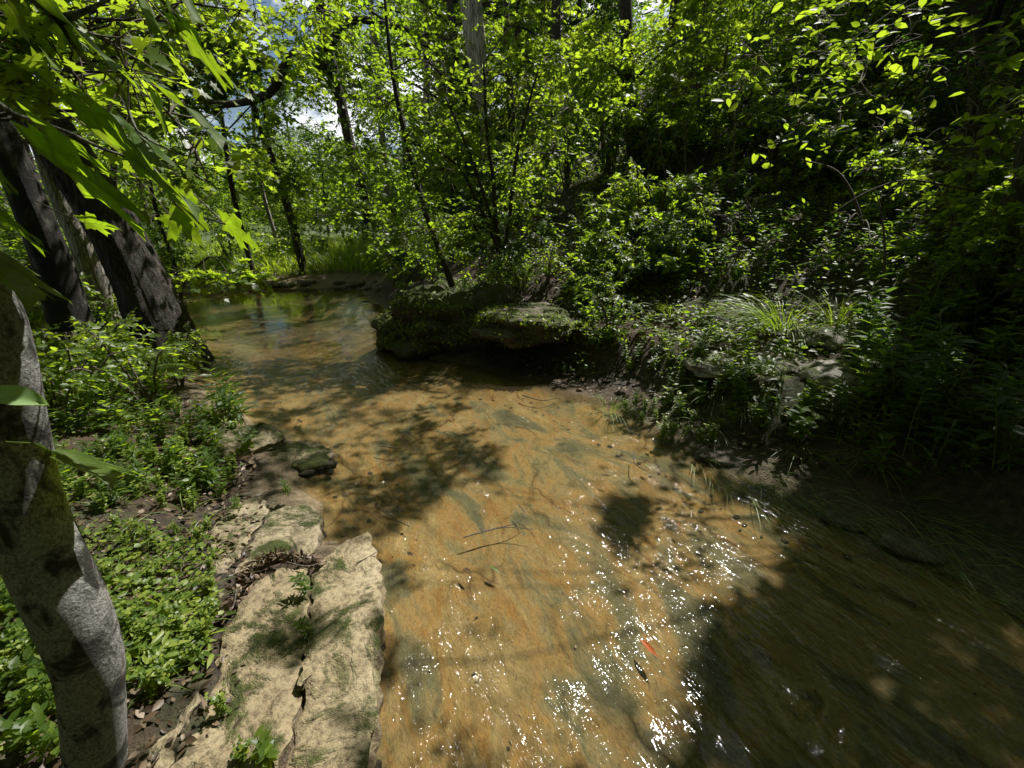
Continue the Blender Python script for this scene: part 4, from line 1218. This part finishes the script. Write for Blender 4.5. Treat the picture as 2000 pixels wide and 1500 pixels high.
def scatter_copies(proto, used, uvs, sc, rng, label, group, tilt=.12):
    for u, v in uvs:
        p = on_land(u, v)
        s = rng.uniform(*sc)
        if id(proto) in used and 'shrub' in proto.name and blocks_sun(p, .75 * s, .2, .35) and u > 700:
            continue
        rot = (rng.normal(0, tilt), rng.normal(0, tilt), rng.uniform(0, 6.28))
        if id(proto) not in used:
            used.add(id(proto))
            proto.location = p; proto.rotation_euler = rot; proto.scale = (s, s, s); proto['label'] = label; proto['group'] = group
        else:
            copy_tree(proto, p, rot, s, label, group)


def region(poly, n, rng, mind=0):
    poly = np.array(poly, float); lo, hi = poly.min(0), poly.max(0); out = []
    k = 0
    while len(out) < n and k < 20000:
        k += 1
        q = rng.uniform(lo, hi)
        if in_poly(q[:1], q[1:], poly)[0] and all(np.hypot(*(q - o)) > mind for o in out):
            out.append(q)
    return out


def build_undergrowth():
    rng = np.random.default_rng(55)
    used = set()
    # --- shrub and herb shapes
    A = [shrub_proto('leafy_shrub', 'shrub', 1.9, 1.0, 7, (TQ, .085), LG, 201, nspr=170, spray_len=.34),
         shrub_proto('leafy_shrub', 'shrub', 2.4, 1.1, 6, (TQW, .10), LGY, 202, nspr=170, spray_len=.38),
         shrub_proto('leafy_shrub', 'shrub', 1.3, .9, 7, (TQ, .07), LGD, 203, nspr=150, spray_len=.26)]
    Bn = [shrub_proto('bank_shrub', 'shrub', .7, .45, 6, (TOV, .06), LG, 205, nspr=60, per=8, spray_len=.18),
          shrub_proto('bank_shrub', 'shrub', .9, .5, 5, (TOV, .075), LGY, 206, nspr=56, per=7, spray_len=.2),
          shrub_proto('bank_shrub', 'shrub', .5, .4, 6, (TMAP, .07), LGY, 207, nspr=40, per=6, spray_len=.16)]
    H = [herb_proto('lance_leaf_herb', 'plant', .5, 3, (TLANCE, .11), LG, 211, pairs=8),
         herb_proto('broad_leaf_herb', 'plant', .36, 4, (TOV, .085), LGY, 212, pairs=5),
         herb_proto('small_leaf_herb', 'plant', .28, 5, (TROUND, .038), LGC, 213, pairs=8),
         herb_proto('lance_leaf_herb', 'plant', .62, 2, (TLANCE, .13), LGD, 214, pairs=9)]

    def put(protos, uvs, sc, label, group, tilt=.12):
        for k, uv in enumerate(uvs):
            scatter_copies(protos[k % len(protos)], used, [uv], sc, rng, label, group, tilt)
    # hillside shrubs, placed on the slope itself
    hs = []
    while len(hs) < 150:
        x, y = rng.uniform(-3.4, 11), rng.uniform(4.2, 19)
        dw, dr, ins = dists(np.array([x]), np.array([y]))
        if dr[0] < 1.3 or dr[0] > 12: continue
        if .4 < x < 4.2 and y < 7.6: continue
        if any((x - a) ** 2 + (y - b) ** 2 < .7 ** 2 for a, b in hs): continue
        hs.append((x, y))
    for k, (x, y) in enumerate(hs):
        p = A[k % 3]; s = rng.uniform(.8, 1.4)
        if blocks_sun((x, y, hz(x, y)), (1.9, 2.4, 1.3)[k % 3] * s) and rng.random() < .85:
            continue
        loc = (x, y, hz(x, y) - .03); rot = (rng.normal(0, .1), rng.normal(0, .1), rng.uniform(0, 6.28))
        if x < .6: lab, gr = 'leafy shrub in the thicket above the boulders and pool', 'shrubs above the boulders'
        elif x < 4.4: lab, gr = 'leafy shrub on the middle slope below the upper trees', 'shrubs on the middle slope'
        else: lab, gr = 'leafy shrub on the steep right slope', 'shrubs on the steep right slope'
        if id(p) not in used:
            used.add(id(p)); p.location = loc; p.rotation_euler = rot; p.scale = (s, s, s); p['label'] = lab; p['group'] = gr
        else:
            copy_tree(p, loc, rot, s, lab, gr)
    # far bank and left thicket
    far = [(-8.5, 13.5), (-9.6, 12.2), (-10.5, 13.8), (-6.6, 15.8), (-11.5, 10.5), (-10.4, 7.6), (-9, 7.0), (-7.6, 6.8), (-3.4, 13.4), (-2.9, 12.2), (-3.0, 15.0), (-2.4, 10.5), (-1.9, 9.2), (-1.4, 8.0), (-8.2, 16.5), (-5.5, 18), (-12, 15)]
    for x, y in far:
        p = A[rng.integers(3)]; s = rng.uniform(.7, 1.1)
        copy_tree(p, (x, y, hz(x, y) - .03), (0, 0, rng.uniform(0, 6.28)), s, 'leafy shrub on the far shore of the pool' if y > 11.5 else 'leafy shrub beside the pool, under the bank trees', 'shrubs around the pool')
    lf = [(-6.2, 5.5), (-5.6, 4.3), (-5.0, 3.4), (-6.6, 6.6), (-7.4, 5.0), (-4.4, 2.6), (-5.8, 2.6), (-7.2, 3.6)]
    for x, y in lf:
        copy_tree(A[rng.integers(3)], (x, y, hz(x, y) - .03), (0, 0, rng.uniform(0, 6.28)), rng.uniform(.45, .7), 'leafy shrub behind the leaning trunks at the left', 'shrubs behind the left trunks')

    # sunlit broadleaf bush at the upper right
    b = np.array([5.3, 4.3, hz(5.3, 4.3)])
    cl = [(at_y(u, v, y), r, 15) for u, v, y, r in [(1480, 110, 5.0, .42), (1560, 150, 4.8, .42), (1620, 100, 4.8, .45), (1680, 160, 4.6, .42), (1740, 90, 4.6, .45), (1820, 130, 4.4, .42), (1890, 100, 4.3, .42), (1560, 240, 4.7, .32), (1500, 290, 4.7, .22), (1640, 240, 4.6, .35), (1720, 250, 4.5, .35), (1800, 230, 4.4, .35), (1880, 250, 4.2, .35), (1950, 190, 4.1, .4), (1940, 310, 4.1, .3), (1700, 330, 4.4, .3), (1610, 30, 5, .45), (1760, 20, 4.8, .45)]]
    tree('broadleaf_bush', 'large bush with big sunlit yellow green leaves arching from the upper right', [b, b + [-.3, .1, 1.1], b + [-.9, .15, 2.0], b + [-1.5, .3, 2.5]], [.05, .04, .03, .015], cl, (TOV, .125), LGY, B_DARK, 71, cat='bush', spray_len=.38, per=8, clear=.7, leak=.03, sides=8)
    b = np.array([3.7, 4.7, hz(3.7, 4.7)])
    cl = [(at_y(u, v, y), r, 13) for u, v, y, r in [(1380, 420, 4.5, .2), (1430, 440, 4.4, .22), (1470, 410, 4.4, .2), (1520, 470, 4.3, .2), (1560, 430, 4.3, .22), (1450, 490, 4.3, .2), (1600, 480, 4.2, .2), (1650, 440, 4.2, .22), (1700, 480, 4.1, .22)]]
    tree('twiggy_bush', 'twiggy low bush with small pale glinting leaves above the grass tufts', [b, b + [-.25, -.05, .4], b + [-.6, -.15, .7], b + [-1.0, -.2, .8]], [.02, .016, .012, .006], cl, (TOV, .05), LGY, B_TWIG, 72, cat='bush', spray_len=.24, per=7, clear=.5, leak=.12, more=1, sides=6)

    # bare arching sticks on the right slope
    for k, (pts, y, lab) in enumerate([
            ([(2010, 378), (1900, 372), (1780, 352), (1700, 372), (1620, 420)], 4.0, 'long bare stick arching across the dark right slope'),
            ([(1380, 590), (1420, 530), (1450, 480)], 4.2, 'thin straight stick leaning on the bank left of the grass tufts'),
            ([(1720, 590), (1728, 500), (1722, 420), (1712, 380)], 4.0, 'thin upright stem right of the grass tufts'),
            ([(1300, 350), (1285, 240), (1280, 140)], 7.5, 'thin upright stem right of the slim hillside trunk'),
            ([(1430, 380), (1434, 260), (1430, 130)], 6.5, 'tall thin stem in the dark gap left of the broadleaf bush'),
            ([(1345, 400), (1338, 290), (1350, 180)], 7, 'thin leaning stem in the dark gap of the slope')]):
        P = smooth_path([at_y(u, v, y) for u, v in pts], 6)
        g = Geo(); tube(g, P - P[0], [.011, .008, .004], 6, 0, .06, rng)
        o = g.build('bare_stick', B_TWIG, smooth=True); o.location = P[0]; tag(o, lab, 'stick')

    # --- right bank
    put(Bn, region([(1000, 560), (1130, 540), (1330, 500), (1330, 560), (1150, 600), (1020, 590)], 16, rng, 25), (.5, .9), 'low shaded shrub on the bank behind the layered boulder', 'shrubs behind the layered boulder')
    put(Bn, region([(1150, 400), (1420, 420), (1420, 560), (1130, 540)], 26, rng, 22), (.6, 1.1), 'low dark shrub on the shaded middle slope', 'low shrubs on the shaded slope')
    put(Bn, [(820, 560), (850, 540), (790, 575), (900, 540), (930, 560), (860, 505), (960, 580), (990, 590), (1050, 590), (1100, 585), (1140, 600), (1160, 640), (880, 580), (910, 590), (1150, 680), (1190, 640), (1200, 690), (800, 550), (770, 560), (870, 560), (900, 565), (960, 560), (1010, 570), (1080, 575), (925, 600), (1170, 610)], (.4, .9), 'low bright shrub on top of the mossy boulder bank', 'shrubs on the boulder bank')
    put(Bn, region([(1760, 480), (2000, 460), (2000, 640), (1800, 620)], 16, rng, 30), (.6, 1.1), 'low shaded shrub at the right edge above the bank', 'shrubs at the right edge')
    put([H[0], H[3], H[1]], region([(1660, 660), (2000, 600), (2000, 880), (1760, 860), (1640, 800)], 46, rng, 22), (.7, 1.25), 'shaded leafy herb on the right bank below the rock outcrop', 'herbs on the right bank')
    put([H[0], H[1]], region([(1240, 690), (1420, 640), (1560, 690), (1500, 780), (1330, 800)], 26, rng, 20), (.45, .85), 'sunlit leafy herb on the bank below the grass tufts', 'herbs on the sunlit bank')
    put([H[0], H[1], H[3]], region([(1480, 780), (1700, 800), (2000, 860), (2000, 960), (1700, 930), (1500, 860)], 26, rng, 24), (.55, 1.0), 'dim herb in the deep shade under the right bank', 'herbs under the right bank')
    put([H[2]], region([(1180, 770), (1330, 800), (1400, 870), (1300, 880), (1200, 800)], 14, rng, 16), (.5, .9), 'small leafy plant at the right water edge', 'plants at the right water edge')
    put([H[1], H[0]], [(1375, 640), (1400, 680), (1436, 690)], (.6, .8), 'upright pale leafed seedling left of the large grass tuft', 'seedlings left of the grass tuft')
    put([Bn[0], H[2]], region([(1720, 560), (1950, 560), (1950, 660), (1750, 660)], 20, rng, 22), (.35, .7), 'small bright leaved plant on the shaded ledge right of the grass tufts', 'plants on the right ledge')

    put(Bn, region([(1250, 250), (1700, 300), (1750, 480), (1430, 480), (1260, 420)], 40, rng, 20), (.7, 1.5), 'low shrub on the dark slope between the slim trunk and the broadleaf bush', 'low shrubs on the dark slope')
    put([H[0], H[1], H[2], H[3]], region([(1250, 380), (1460, 360), (1720, 380), (1800, 560), (1700, 560), (1500, 545), (1380, 590), (1240, 560)], 90, rng, 14), (.5, 1.0), 'small leafy herb on the dark slope above the grassy ledge', 'herbs above the grassy ledge')
    put([H[0], H[2], H[1]], region([(1180, 640), (1300, 600), (1400, 600), (1420, 700), (1600, 760), (1560, 860), (1380, 850), (1230, 760)], 46, rng, 16), (.4, .75), 'small herb on the red soil face of the right bank', 'herbs on the red soil face')
    # grass tufts
    grass_tuft('grass_tuft', 'large arching tuft of bright green grass on the right bank ledge', on_land(1520, 640), 300, .66, .8, 301, .011, .95, lean=(-.25, -.1))
    grass_tuft('grass_tuft', 'smaller upright tuft of bright grass right of the large tuft', on_land(1635, 632), 110, .55, .35, 302, .009, .7)
    grass_tuft('grass_tuft', 'thin grass tuft on the dark bank left of the large tuft', on_land(1310, 620), 40, .45, .3, 303, .007, 1.0)
    grass_tuft('grass_tuft', 'bright low grass at the right water edge below the sunlit bank', at_z(1200, 800, .03), 70, .26, .4, 304, .006, 1.2, lean=(.2, -.3))
    for k, uv in enumerate(region([(1380, 890), (1560, 940), (1760, 960), (2000, 1060), (2000, 1190), (1820, 1120), (1600, 1020), (1450, 950)], 30, rng, 28)):
        grass_tuft('trailing_grass', 'long trailing grass lying along the shaded right water edge', on_land(*uv), 22, .30, .5, 310 + k, .0045, 1.1, lean=(.5, -.75), group='trailing grass along the right edge', flat=.45, m=LGR)
    for k, uv in enumerate([(1400, 770), (1450, 800), (1760, 860), (1830, 820), (1560, 880), (1700, 900), (1380, 830)]):
        grass_tuft('hanging_grass', 'thin grass hanging from the red soil of the right bank', on_land(*uv), 26, .32, .25, 350 + k, .005, 1.3, lean=(-.2, -.4), group='grass hanging on the right bank')

    # --- left bank
    put([H[1], H[0], Bn[1]], region([(40, 640), (200, 620), (360, 720), (380, 800), (240, 850), (90, 850)], 50, rng, 20), (.55, 1.0), 'leafy plant in the sunlit undergrowth between the foreground trunk and the oak', 'undergrowth left of the creek')
    put([Bn[2], Bn[1]], region([(30, 600), (160, 590), (330, 640), (350, 720), (180, 700), (60, 690)], 14, rng, 28), (.6, .95), 'low bright maple seedling or shrub at the foot of the leaning trunks', 'shrubs at the foot of the left trunks')
    put([H[2], H[0]], [(450, 830), (462, 815), (440, 812), (470, 838), (430, 835)], (.9, 1.35), 'thin upright leafy plant at the left edge of the pool', 'thin plants at the left pool edge')
    put([H[2], H[1]], region([(230, 840), (420, 800), (500, 860), (420, 960), (260, 930)], 30, rng, 20), (.45, .8), 'small shaded plant beside the tilted dark slab', 'plants beside the tilted slab')
    put([H[2]], region([(120, 920), (420, 900), (440, 1000), (420, 1250), (300, 1400), (240, 1250), (160, 1050)], 34, rng, 24), (.35, .6), 'small round leaved plant in the sunlit ground cover beside the foreground trunk', 'plants in the left ground cover')
    put([H[1], H[2], H[0]], region([(110, 840), (420, 820), (490, 890), (420, 1000), (200, 1010), (110, 930)], 46, rng, 16), (.4, .75), 'low leafy plant on the litter between the foreground trunk and the tilted slab', 'low plants behind the foreground trunk')
    put([H[2], H[1]], region([(0, 1050), (60, 1100), (130, 1300), (110, 1490), (0, 1490)], 22, rng, 26), (.35, .6), 'small plant in the shade left of the foreground trunk', 'plants left of the foreground trunk')
    for k, uv in enumerate(region([(110, 900), (420, 930), (400, 1100), (270, 1450), (250, 1200), (150, 1050)], 26, rng, 20)):
        grass_tuft('grass_tuft', 'thin grass tuft in the ground cover right of the foreground trunk', on_land(*uv), 14, .20, .12, 370 + k, .006, .9, group='grass in the left ground cover')
    # plants rooted in the slab cracks
    for uv, p, s, lab in [((596, 1168), H[0], .36, 'small green plant growing from the top of the crack between the tan slabs'), ((600, 1250), H[0], .30, 'low sprawling plant with dark shadow in the middle of the slab crack'), ((436, 1400), H[2], .42, 'clover like sprig on the lower left of the broad slab'), ((520, 1500), H[1], .42, 'green shoot with long leaves at the bottom edge of the slabs'), ((480, 1490), H[2], .4, 'small leafy sprig at the bottom edge left of the green shoot'), ((468, 1000), H[0], .3, 'little plant in the crack beside the narrow mossy slab'), ((560, 970), H[0], .3, 'small pale plant at the upstream end of the mossy slab')]:
        q = at_z(*uv, .14)
        copy_tree(p, q, (0, 0, rng.uniform(0, 6)), s, lab, 'plants in the slab cracks')
    # fern by the oak
    fr = empty('fern', on_land(270, 770), 'green fern fronds arching below the oak', 'fern')
    g = Geo()
    for k in range(8):
        a = k / 8 * 6.28 + rng.normal(0, .2); d = np.array([math.cos(a), math.sin(a), 0])
        P = smooth_path([d * .01, d * .18 + [0, 0, .26], d * .45 + [0, 0, .30], d * .62 + [0, 0, .2]], 8)
        sd = np.cross(d, [0, 0, 1])
        pos, dr, sz = [], [], []
        for i in range(4, len(P)):
            for s in (1, -1):
                pos.append(P[i]); dr.append(sd * s + d * .3); sz.append(.12 * math.sin(PI * (i - 2) / len(P)) + .015)
        put_leaves(g, TLANCE, np.array(pos), np.array(dr), np.tile([0, 0, 1.0], (len(pos), 1)), np.array(sz))
        tube(g, P, [.003, .001], 4, 0)
    g.build('fronds', LG, fr)

    # --- stuff: ground cover, litter, meadow, moss-edge grass
    g = Geo()
    uv = np.array(region([(0, 860), (120, 880), (420, 860), (500, 930), (430, 1080), (450, 1170), (380, 1290), (310, 1400), (250, 1500), (0, 1500)], 1900, rng))
    P = np.array([at_z(u, v, .2) for u, v in uv])
    P[:, 2] = height(P[:, 0], P[:, 1])
    far_k = rng.random(len(P)) < 1
    P = P[far_k]; n = len(P)
    keep = wob(P[:, 0] * 5, P[:, 1] * 5) + .5 * wob(P[:, 0] * 14, P[:, 1] * 13) > .02
    P = P[keep]; n = len(P)
    # three leaves per sprig
    for j in range(3):
        Q = P + np.column_stack([rng.normal(0, .02, n), rng.normal(0, .02, n), rng.uniform(.008, .075, n)])
        a = rng.uniform(0, 6.28, n)
        kind = wob(P[:, 0] * 3 + 9, P[:, 1] * 3) + rng.normal(0, .35, n)
        D, NN, sz = np.column_stack([np.cos(a), np.sin(a), rng.uniform(-.1, .4, n)]), np.array([0, 0, 1.0]) + rng.normal(0, .4, (n, 3)), rng.uniform(.012, .036, n)
        for tm, m_, f_ in ((TROUND, kind < .15, 1), (TOV, (kind >= .15) & (kind < .55), 1.5), (TLANCE, kind >= .55, 2.2)):
            put_leaves(g, tm, Q[m_], D[m_], NN[m_], sz[m_] * f_)
    tag(g.build('ground_cover', LGC), 'low round leaved green ground cover on the left bank', 'ground cover', kind='stuff')
    g = Geo()
    cand = np.vstack([np.column_stack([rng.uniform(-6, -.9, 9000), rng.uniform(.6, 7, 9000)]), np.column_stack([rng.uniform(-2.6, -.7, 5000), rng.uniform(.6, 3, 5000)]), np.column_stack([rng.uniform(-1, 6, 9000), rng.uniform(2.4, 11, 9000)])])
    dw, dr, ins = dists(cand[:, 0], cand[:, 1])
    cand = cand[(dw > np.where(cand[:, 0] < -.4, .33, .22))]
    n = len(cand); z = height(cand[:, 0], cand[:, 1])
    a = rng.uniform(0, 6.28, n)
    put_leaves(g, TOV, np.column_stack([cand, z + rng.uniform(.0, .03, n)]), np.column_stack([np.cos(a), np.sin(a), rng.normal(0, .2, n)]), np.array([0, 0, 1.0]) + rng.normal(0, .5, (n, 3)), rng.uniform(.03, .085, n) * np.where(cand[:, 1] < 2.6, .55, 1))
    tag(g.build('leaf_litter', LDRY), 'brown dead leaves scattered over both banks', 'leaf litter', kind='stuff')
    g = Geo()
    cx = np.column_stack([rng.uniform(-12, -3.6, 16000), 12.4 + rng.random(16000) ** 1.3 * 12])
    dw, dr, ins = dists(cx[:, 0], cx[:, 1])
    cx = cx[(dw > .9) & (dr < -.2)]
    n = len(cx); a = rng.uniform(0, 6.28, n)
    blades(g, np.column_stack([cx, height(cx[:, 0], cx[:, 1])]), np.column_stack([np.cos(a) * .35, np.sin(a) * .35, np.ones(n)]), rng.uniform(.25, .8, n), rng.uniform(.012, .03, n), rng, .6, 4)
    tag(g.build('tall_grass', LGY), 'bright sunlit tall grass and weeds beyond the pool', 'grass', kind='stuff')
    g = Geo()
    cand = np.column_stack([rng.uniform(-.5, 7.5, 26000), rng.uniform(2.2, 11, 26000)])
    dw, dr, ins = dists(cand[:, 0], cand[:, 1])
    cand = cand[(dr > .5) & (wob(cand[:, 0] * 2.2, cand[:, 1] * 2.2) > -.5)]
    n = len(cand); a = rng.uniform(0, 6.28, n)
    z = height(cand[:, 0], cand[:, 1])
    put_leaves(g, TOV, np.column_stack([cand, z + rng.uniform(.02, .16, n)]), np.column_stack([np.cos(a), np.sin(a), rng.normal(.1, .2, n)]), np.array([0, 0, 1.0]) + rng.normal(0, .35, (n, 3)), rng.uniform(.03, .085, n))
    tag(g.build('slope_ground_cover', LG), 'small leaved green ground cover on the shaded right slope', 'ground cover', kind='stuff')


def build_bed_debris():
    rng = np.random.default_rng(99)
    g = Geo()
    P = np.column_stack([rng.uniform(-2.2, 2.3, 420), rng.uniform(.7, 5.5, 420)])
    dw, dr, ins = dists(P[:, 0], P[:, 1])
    P = P[ins & (wob(P[:, 0] * 2 + 4, P[:, 1] * 2) > -.1)]
    n = len(P)
    a = rng.uniform(0, 6.28, n)
    put_leaves(g, TOV, np.column_stack([P, height(P[:, 0], P[:, 1]) + .004]), np.column_stack([np.cos(a), np.sin(a), 0 * a]), np.array([0, 0, 1.0]) + rng.normal(0, .12, (n, 3)), rng.uniform(.004, .022, n) * np.where(rng.random(n) < .12, 1.6, 1))
    tag(g.build('silt_debris', LDRY), 'scraps of dark leaf and bark settled on the stream bed', 'debris', kind='stuff')
    g = Geo()
    P = np.column_stack([rng.uniform(-2.4, 2.3, 700), rng.uniform(.7, 5.5, 700)])
    dw, dr, ins = dists(P[:, 0], P[:, 1])
    P = P[ins & (dw > -.5)]
    oct_v = np.array([(1, 0, 0), (.6, .8, .1), (-.5, .9, 0), (-1, .1, .1), (-.6, -.8, 0), (.5, -.85, .1), (.1, .1, .75), (-.25, -.1, .7)])
    oct_f = np.array([(0, 1, 6), (1, 2, 6), (2, 3, 7), (3, 4, 7), (4, 5, 7), (5, 0, 6), (2, 7, 6), (5, 6, 7)])
    for p in P:
        r = rng.uniform(.006, .022); a = rng.uniform(0, 6.28); R = np.array([[math.cos(a), -math.sin(a), 0], [math.sin(a), math.cos(a), 0], [0, 0, 1]])
        g.add((oct_v * [r * 1.3, r, r * .6] + rng.normal(0, r * .08, (8, 3))) @ R.T + [p[0], p[1], hz(p[0], p[1]) - r * .1], oct_f)
    tag(g.build('gravel', M_STONE), 'fine gravel along the edges of the stream bed', 'gravel', kind='stuff')


def build_far_wood_and_blocker():
    rng = np.random.default_rng(88)
    g = Geo(); n = 60000
    x = rng.uniform(-75, 14, n); y = rng.uniform(46, 60, n); top = 6 + 2.5 * wob(x * .35, y * .3)
    z = height(x, y) + rng.random(n) * np.maximum(top, 2.5)
    put_leaves(g, TQW, np.column_stack([x, y, z]), rng.normal(0, 1, (n, 3)), np.array([0, 0, 1.0]) + rng.normal(0, .5, (n, 3)), rng.uniform(.3, .7, n))
    n = 90000      # unseen leaf ring added behind the viewer to block sky light
    a = rng.uniform(math.radians(170), math.radians(368), n); r = rng.uniform(9, 15, n)
    x, y = np.cos(a) * r, np.sin(a) * r
    z = np.maximum(height(x, y), 0) + rng.random(n) * (13 + 2 * wob(x * .4, y * .4))
    put_leaves(g, TQW, np.column_stack([x, y, z]), rng.normal(0, 1, (n, 3)), np.array([0, 0, 1.0]) + rng.normal(0, .5, (n, 3)), rng.uniform(.2, .42, n))
    tag(g.build('far_woods_and_sky_blocker', LG), 'far wood edge closing the clearing beyond the pool, with an added leaf ring behind the viewer blocking sky light', 'woods', kind='stuff')


def build_debris():
    rng = np.random.default_rng(66)
    # rolled drift of dead leaves and twigs along the top of the broad slab
    g = Geo()
    path = smooth_path([at_z(u, v, .17) for u, v in [(395, 1225), (440, 1190), (470, 1150), (490, 1110), (530, 1085), (580, 1092), (620, 1098)]], 14)
    n = 420
    P = path[rng.integers(0, len(path), n)] + rng.normal(0, 1, (n, 3)) * [.012, .012, .010]
    a = rng.uniform(0, 6.28, n)
    put_leaves(g, TOV, P, np.column_stack([np.cos(a), np.sin(a), rng.normal(0, .5, n)]), rng.normal(0, 1, (n, 3)), rng.uniform(.015, .045, n))
    tag(g.build('leaf_debris', LDRY), 'line of brown dead leaf debris washed along the top of the tan slabs', 'debris', kind='stuff')
    sticks = [([(345, 1150), (352, 1125), (385, 1105), (408, 1090)], .16, .005, 'pale forked twig lying in the ground cover beside the slabs'),
              ([(352, 1120), (358, 1098), (372, 1060), (390, 1020)], .17, .003, 'thin pale curved twig above the forked twig'),
              ([(395, 1225), (430, 1210), (455, 1185), (462, 1150)], .18, .006, 'grey stick under the leaf debris at the slab edge'),
              ([(560, 1098), (600, 1106), (636, 1096)], .18, .004, 'short dark twig at the top end of the slab crack'),
              ([(905, 1050), (950, 1036), (1000, 1024), (1030, 1008)], .018, .004, 'long thin twig lying in the shallow water at mid stream'),
              ([(925, 1044), (985, 1030), (1045, 1034)], .018, .0035, 'second thin twig crossing the long one in the water'),
              ([(1012, 985), (1024, 1000), (1022, 1010)], .02, .003, 'small hooked twig upstream of the crossed twigs'),
              ([(695, 1100), (725, 1085), (745, 1070)], .15, .003, 'thin twig on the tip of the waterside slab'),
              ([(1238, 880), (1240, 905), (1262, 920)], .03, .004, 'dark twig standing in the shallows near the right edge'),
              ([(740, 870), (775, 875), (800, 872)], .018, .005, 'short dark stick in the shaded riffle'),
              ([(1020, 772), (1060, 782), (1090, 776)], .02, .006, 'pale stick at the foot of the dark hollow'),
              ([(800, 1028), (770, 1012), (700, 960)], .016, .0035, 'thin dark stick under the water left of mid stream')]
    for pts, z, r, lab in sticks:
        P = smooth_path([at_z(u, v, z + rng.uniform(0, .012)) for u, v in pts], 6)
        g = Geo(); tube(g, P - P[0], [r, r * .8, r * .4], 6, 0, .1, rng)
        o = g.build('twig', B_TWIG, smooth=True); o.location = P[0]; tag(o, lab, 'twig')
    for k, (u, v, u2, v2, z, s, lab, mm) in enumerate([
            (1250, 1248, 1280, 1285, .017, 1.0, 'single orange leaf floating on the lower stream', 'o'), (1322, 1022, 1330, 1030, .016, 1, 'tiny red leaf in the leafy shade on the stream', 'o'),
            (1175, 928, 1192, 932, .016, 1, 'dark curled leaf on the bright sand of the stream', 'd'), (955, 1105, 975, 1115, .016, 1, 'thin yellow green leaf drifting at mid stream', 'g'), (1258, 905, 1268, 912, .018, 1, 'small yellow leaf by the dark twig near the right edge', 'g'),
            (940, 1292, 950, 1290, .016, 1, 'small dark red leaf under the water of the lower stream', 'd'), (1010, 1395, 1018, 1405, .016, 1, 'small black leaf scrap near the bottom of the stream', 'd'), (905, 1110, 920, 1120, .016, 1, 'dark leaf scrap beside the drifting yellow green leaf', 'd')]):
        a = at_z(u, v, z); b = at_z(u2, v2, z + .004)
        L = float(np.linalg.norm(b - a)) * 1.15
        g = Geo(); put_leaves(g, T_oval(.13, .10, 1, -.16) if mm != 'g' else TLANCE, np.zeros((1, 3)), np.array([b - a]), np.array([[.1, -.1, 1.0]]), np.array([L]))
        m = {'o': M_ORANGE, 'd': LDRY, 'g': LGY}[mm]
        o = g.build('fallen_leaf', m); o.location = a; tag(o, lab, 'leaf')


M_ORANGE = leaf_material('orange_leaf', [(0, (.34, .075, .015)), (1, (.34, .075, .015))], (.4, .1, .02), tfac=.25)


# ------------------------------------------------------------------ light and camera
def build_light():
    w = bpy.data.worlds.new('World'); SC.world = w; w.use_nodes = True
    nt = w.node_tree; nt.nodes.clear()
    out = nt.nodes.new('ShaderNodeOutputWorld')
    sky = nt.nodes.new('ShaderNodeTexSky'); sky.sky_type = 'NISHITA'; sky.sun_disc = False
    sky.sun_elevation = SUN_EL; sky.sun_rotation = SUN_AZ; sky.air_density = 1.0; sky.dust_density = .6
    tc = nt.nodes.new('ShaderNodeTexCoord')
    nz = nd(nt, 'ShaderNodeTexNoise', {'Vector': tc.outputs['Generated'], 'Scale': 5.0, 'Detail': 5, 'Roughness': .6})
    f = ramp(nt, nz.outputs['Fac'], [(.40, (0, 0, 0)), (.52, (1, 1, 1))])
    sz = nd(nt, 'ShaderNodeSeparateXYZ', {0: tc.outputs['Generated']}).outputs[2]
    low = ramp(nt, sz, [(.42, (1, 1, 1)), (.62, (.12, .12, .12))])
    f = nd(nt, 'ShaderNodeMath', {0: f, 1: low}, operation='MULTIPLY').outputs[0]
    c = mixc(nt, f, sky.outputs[0], (16, 16.4, 17))
    bg = nd(nt, 'ShaderNodeBackground', {'Color': c, 'Strength': .05})
    nt.links.new(bg.outputs[0], out.inputs[0])
    l = bpy.data.lights.new('sun', 'SUN'); l.energy = 5.0; l.angle = math.radians(.53); l.color = (1, .955, .88)
    o = bpy.data.objects.new('sun', l); COL.objects.link(o)
    o.rotation_euler = Vector(-SUN).to_track_quat('-Z', 'Y').to_euler(); o.location = tuple(SUN * 40)
    cam = bpy.data.cameras.new('camera'); cam.sensor_width = 36; cam.lens = FPX / 2000 * 36; cam.clip_start = .05; cam.clip_end = 500
    co = bpy.data.objects.new('camera', cam); COL.objects.link(co)
    co.location = tuple(CAM); co.rotation_euler = (math.radians(90) - PITCH, 0, 0)
    SC.camera = co
    SC.view_settings.view_transform = 'Standard'; SC.view_settings.look = 'None'; SC.view_settings.gamma = 1; SC.view_settings.exposure = 0.7
    cy = SC.cycles
    SC.render.engine = 'CYCLES'
    cy.max_bounces = 8; cy.diffuse_bounces = 3; cy.glossy_bounces = 3; cy.transmission_bounces = 4; cy.transparent_max_bounces = 12
    cy.sample_clamp_indirect = 6
    cy.use_denoising = True
    cy.caustics_reflective = False; cy.caustics_refractive = False


build_ground()
build_water()
build_rocks()
build_trees()
build_canopy()
build_undergrowth()
build_debris()
build_bed_debris()
build_far_wood_and_blocker()
build_light()
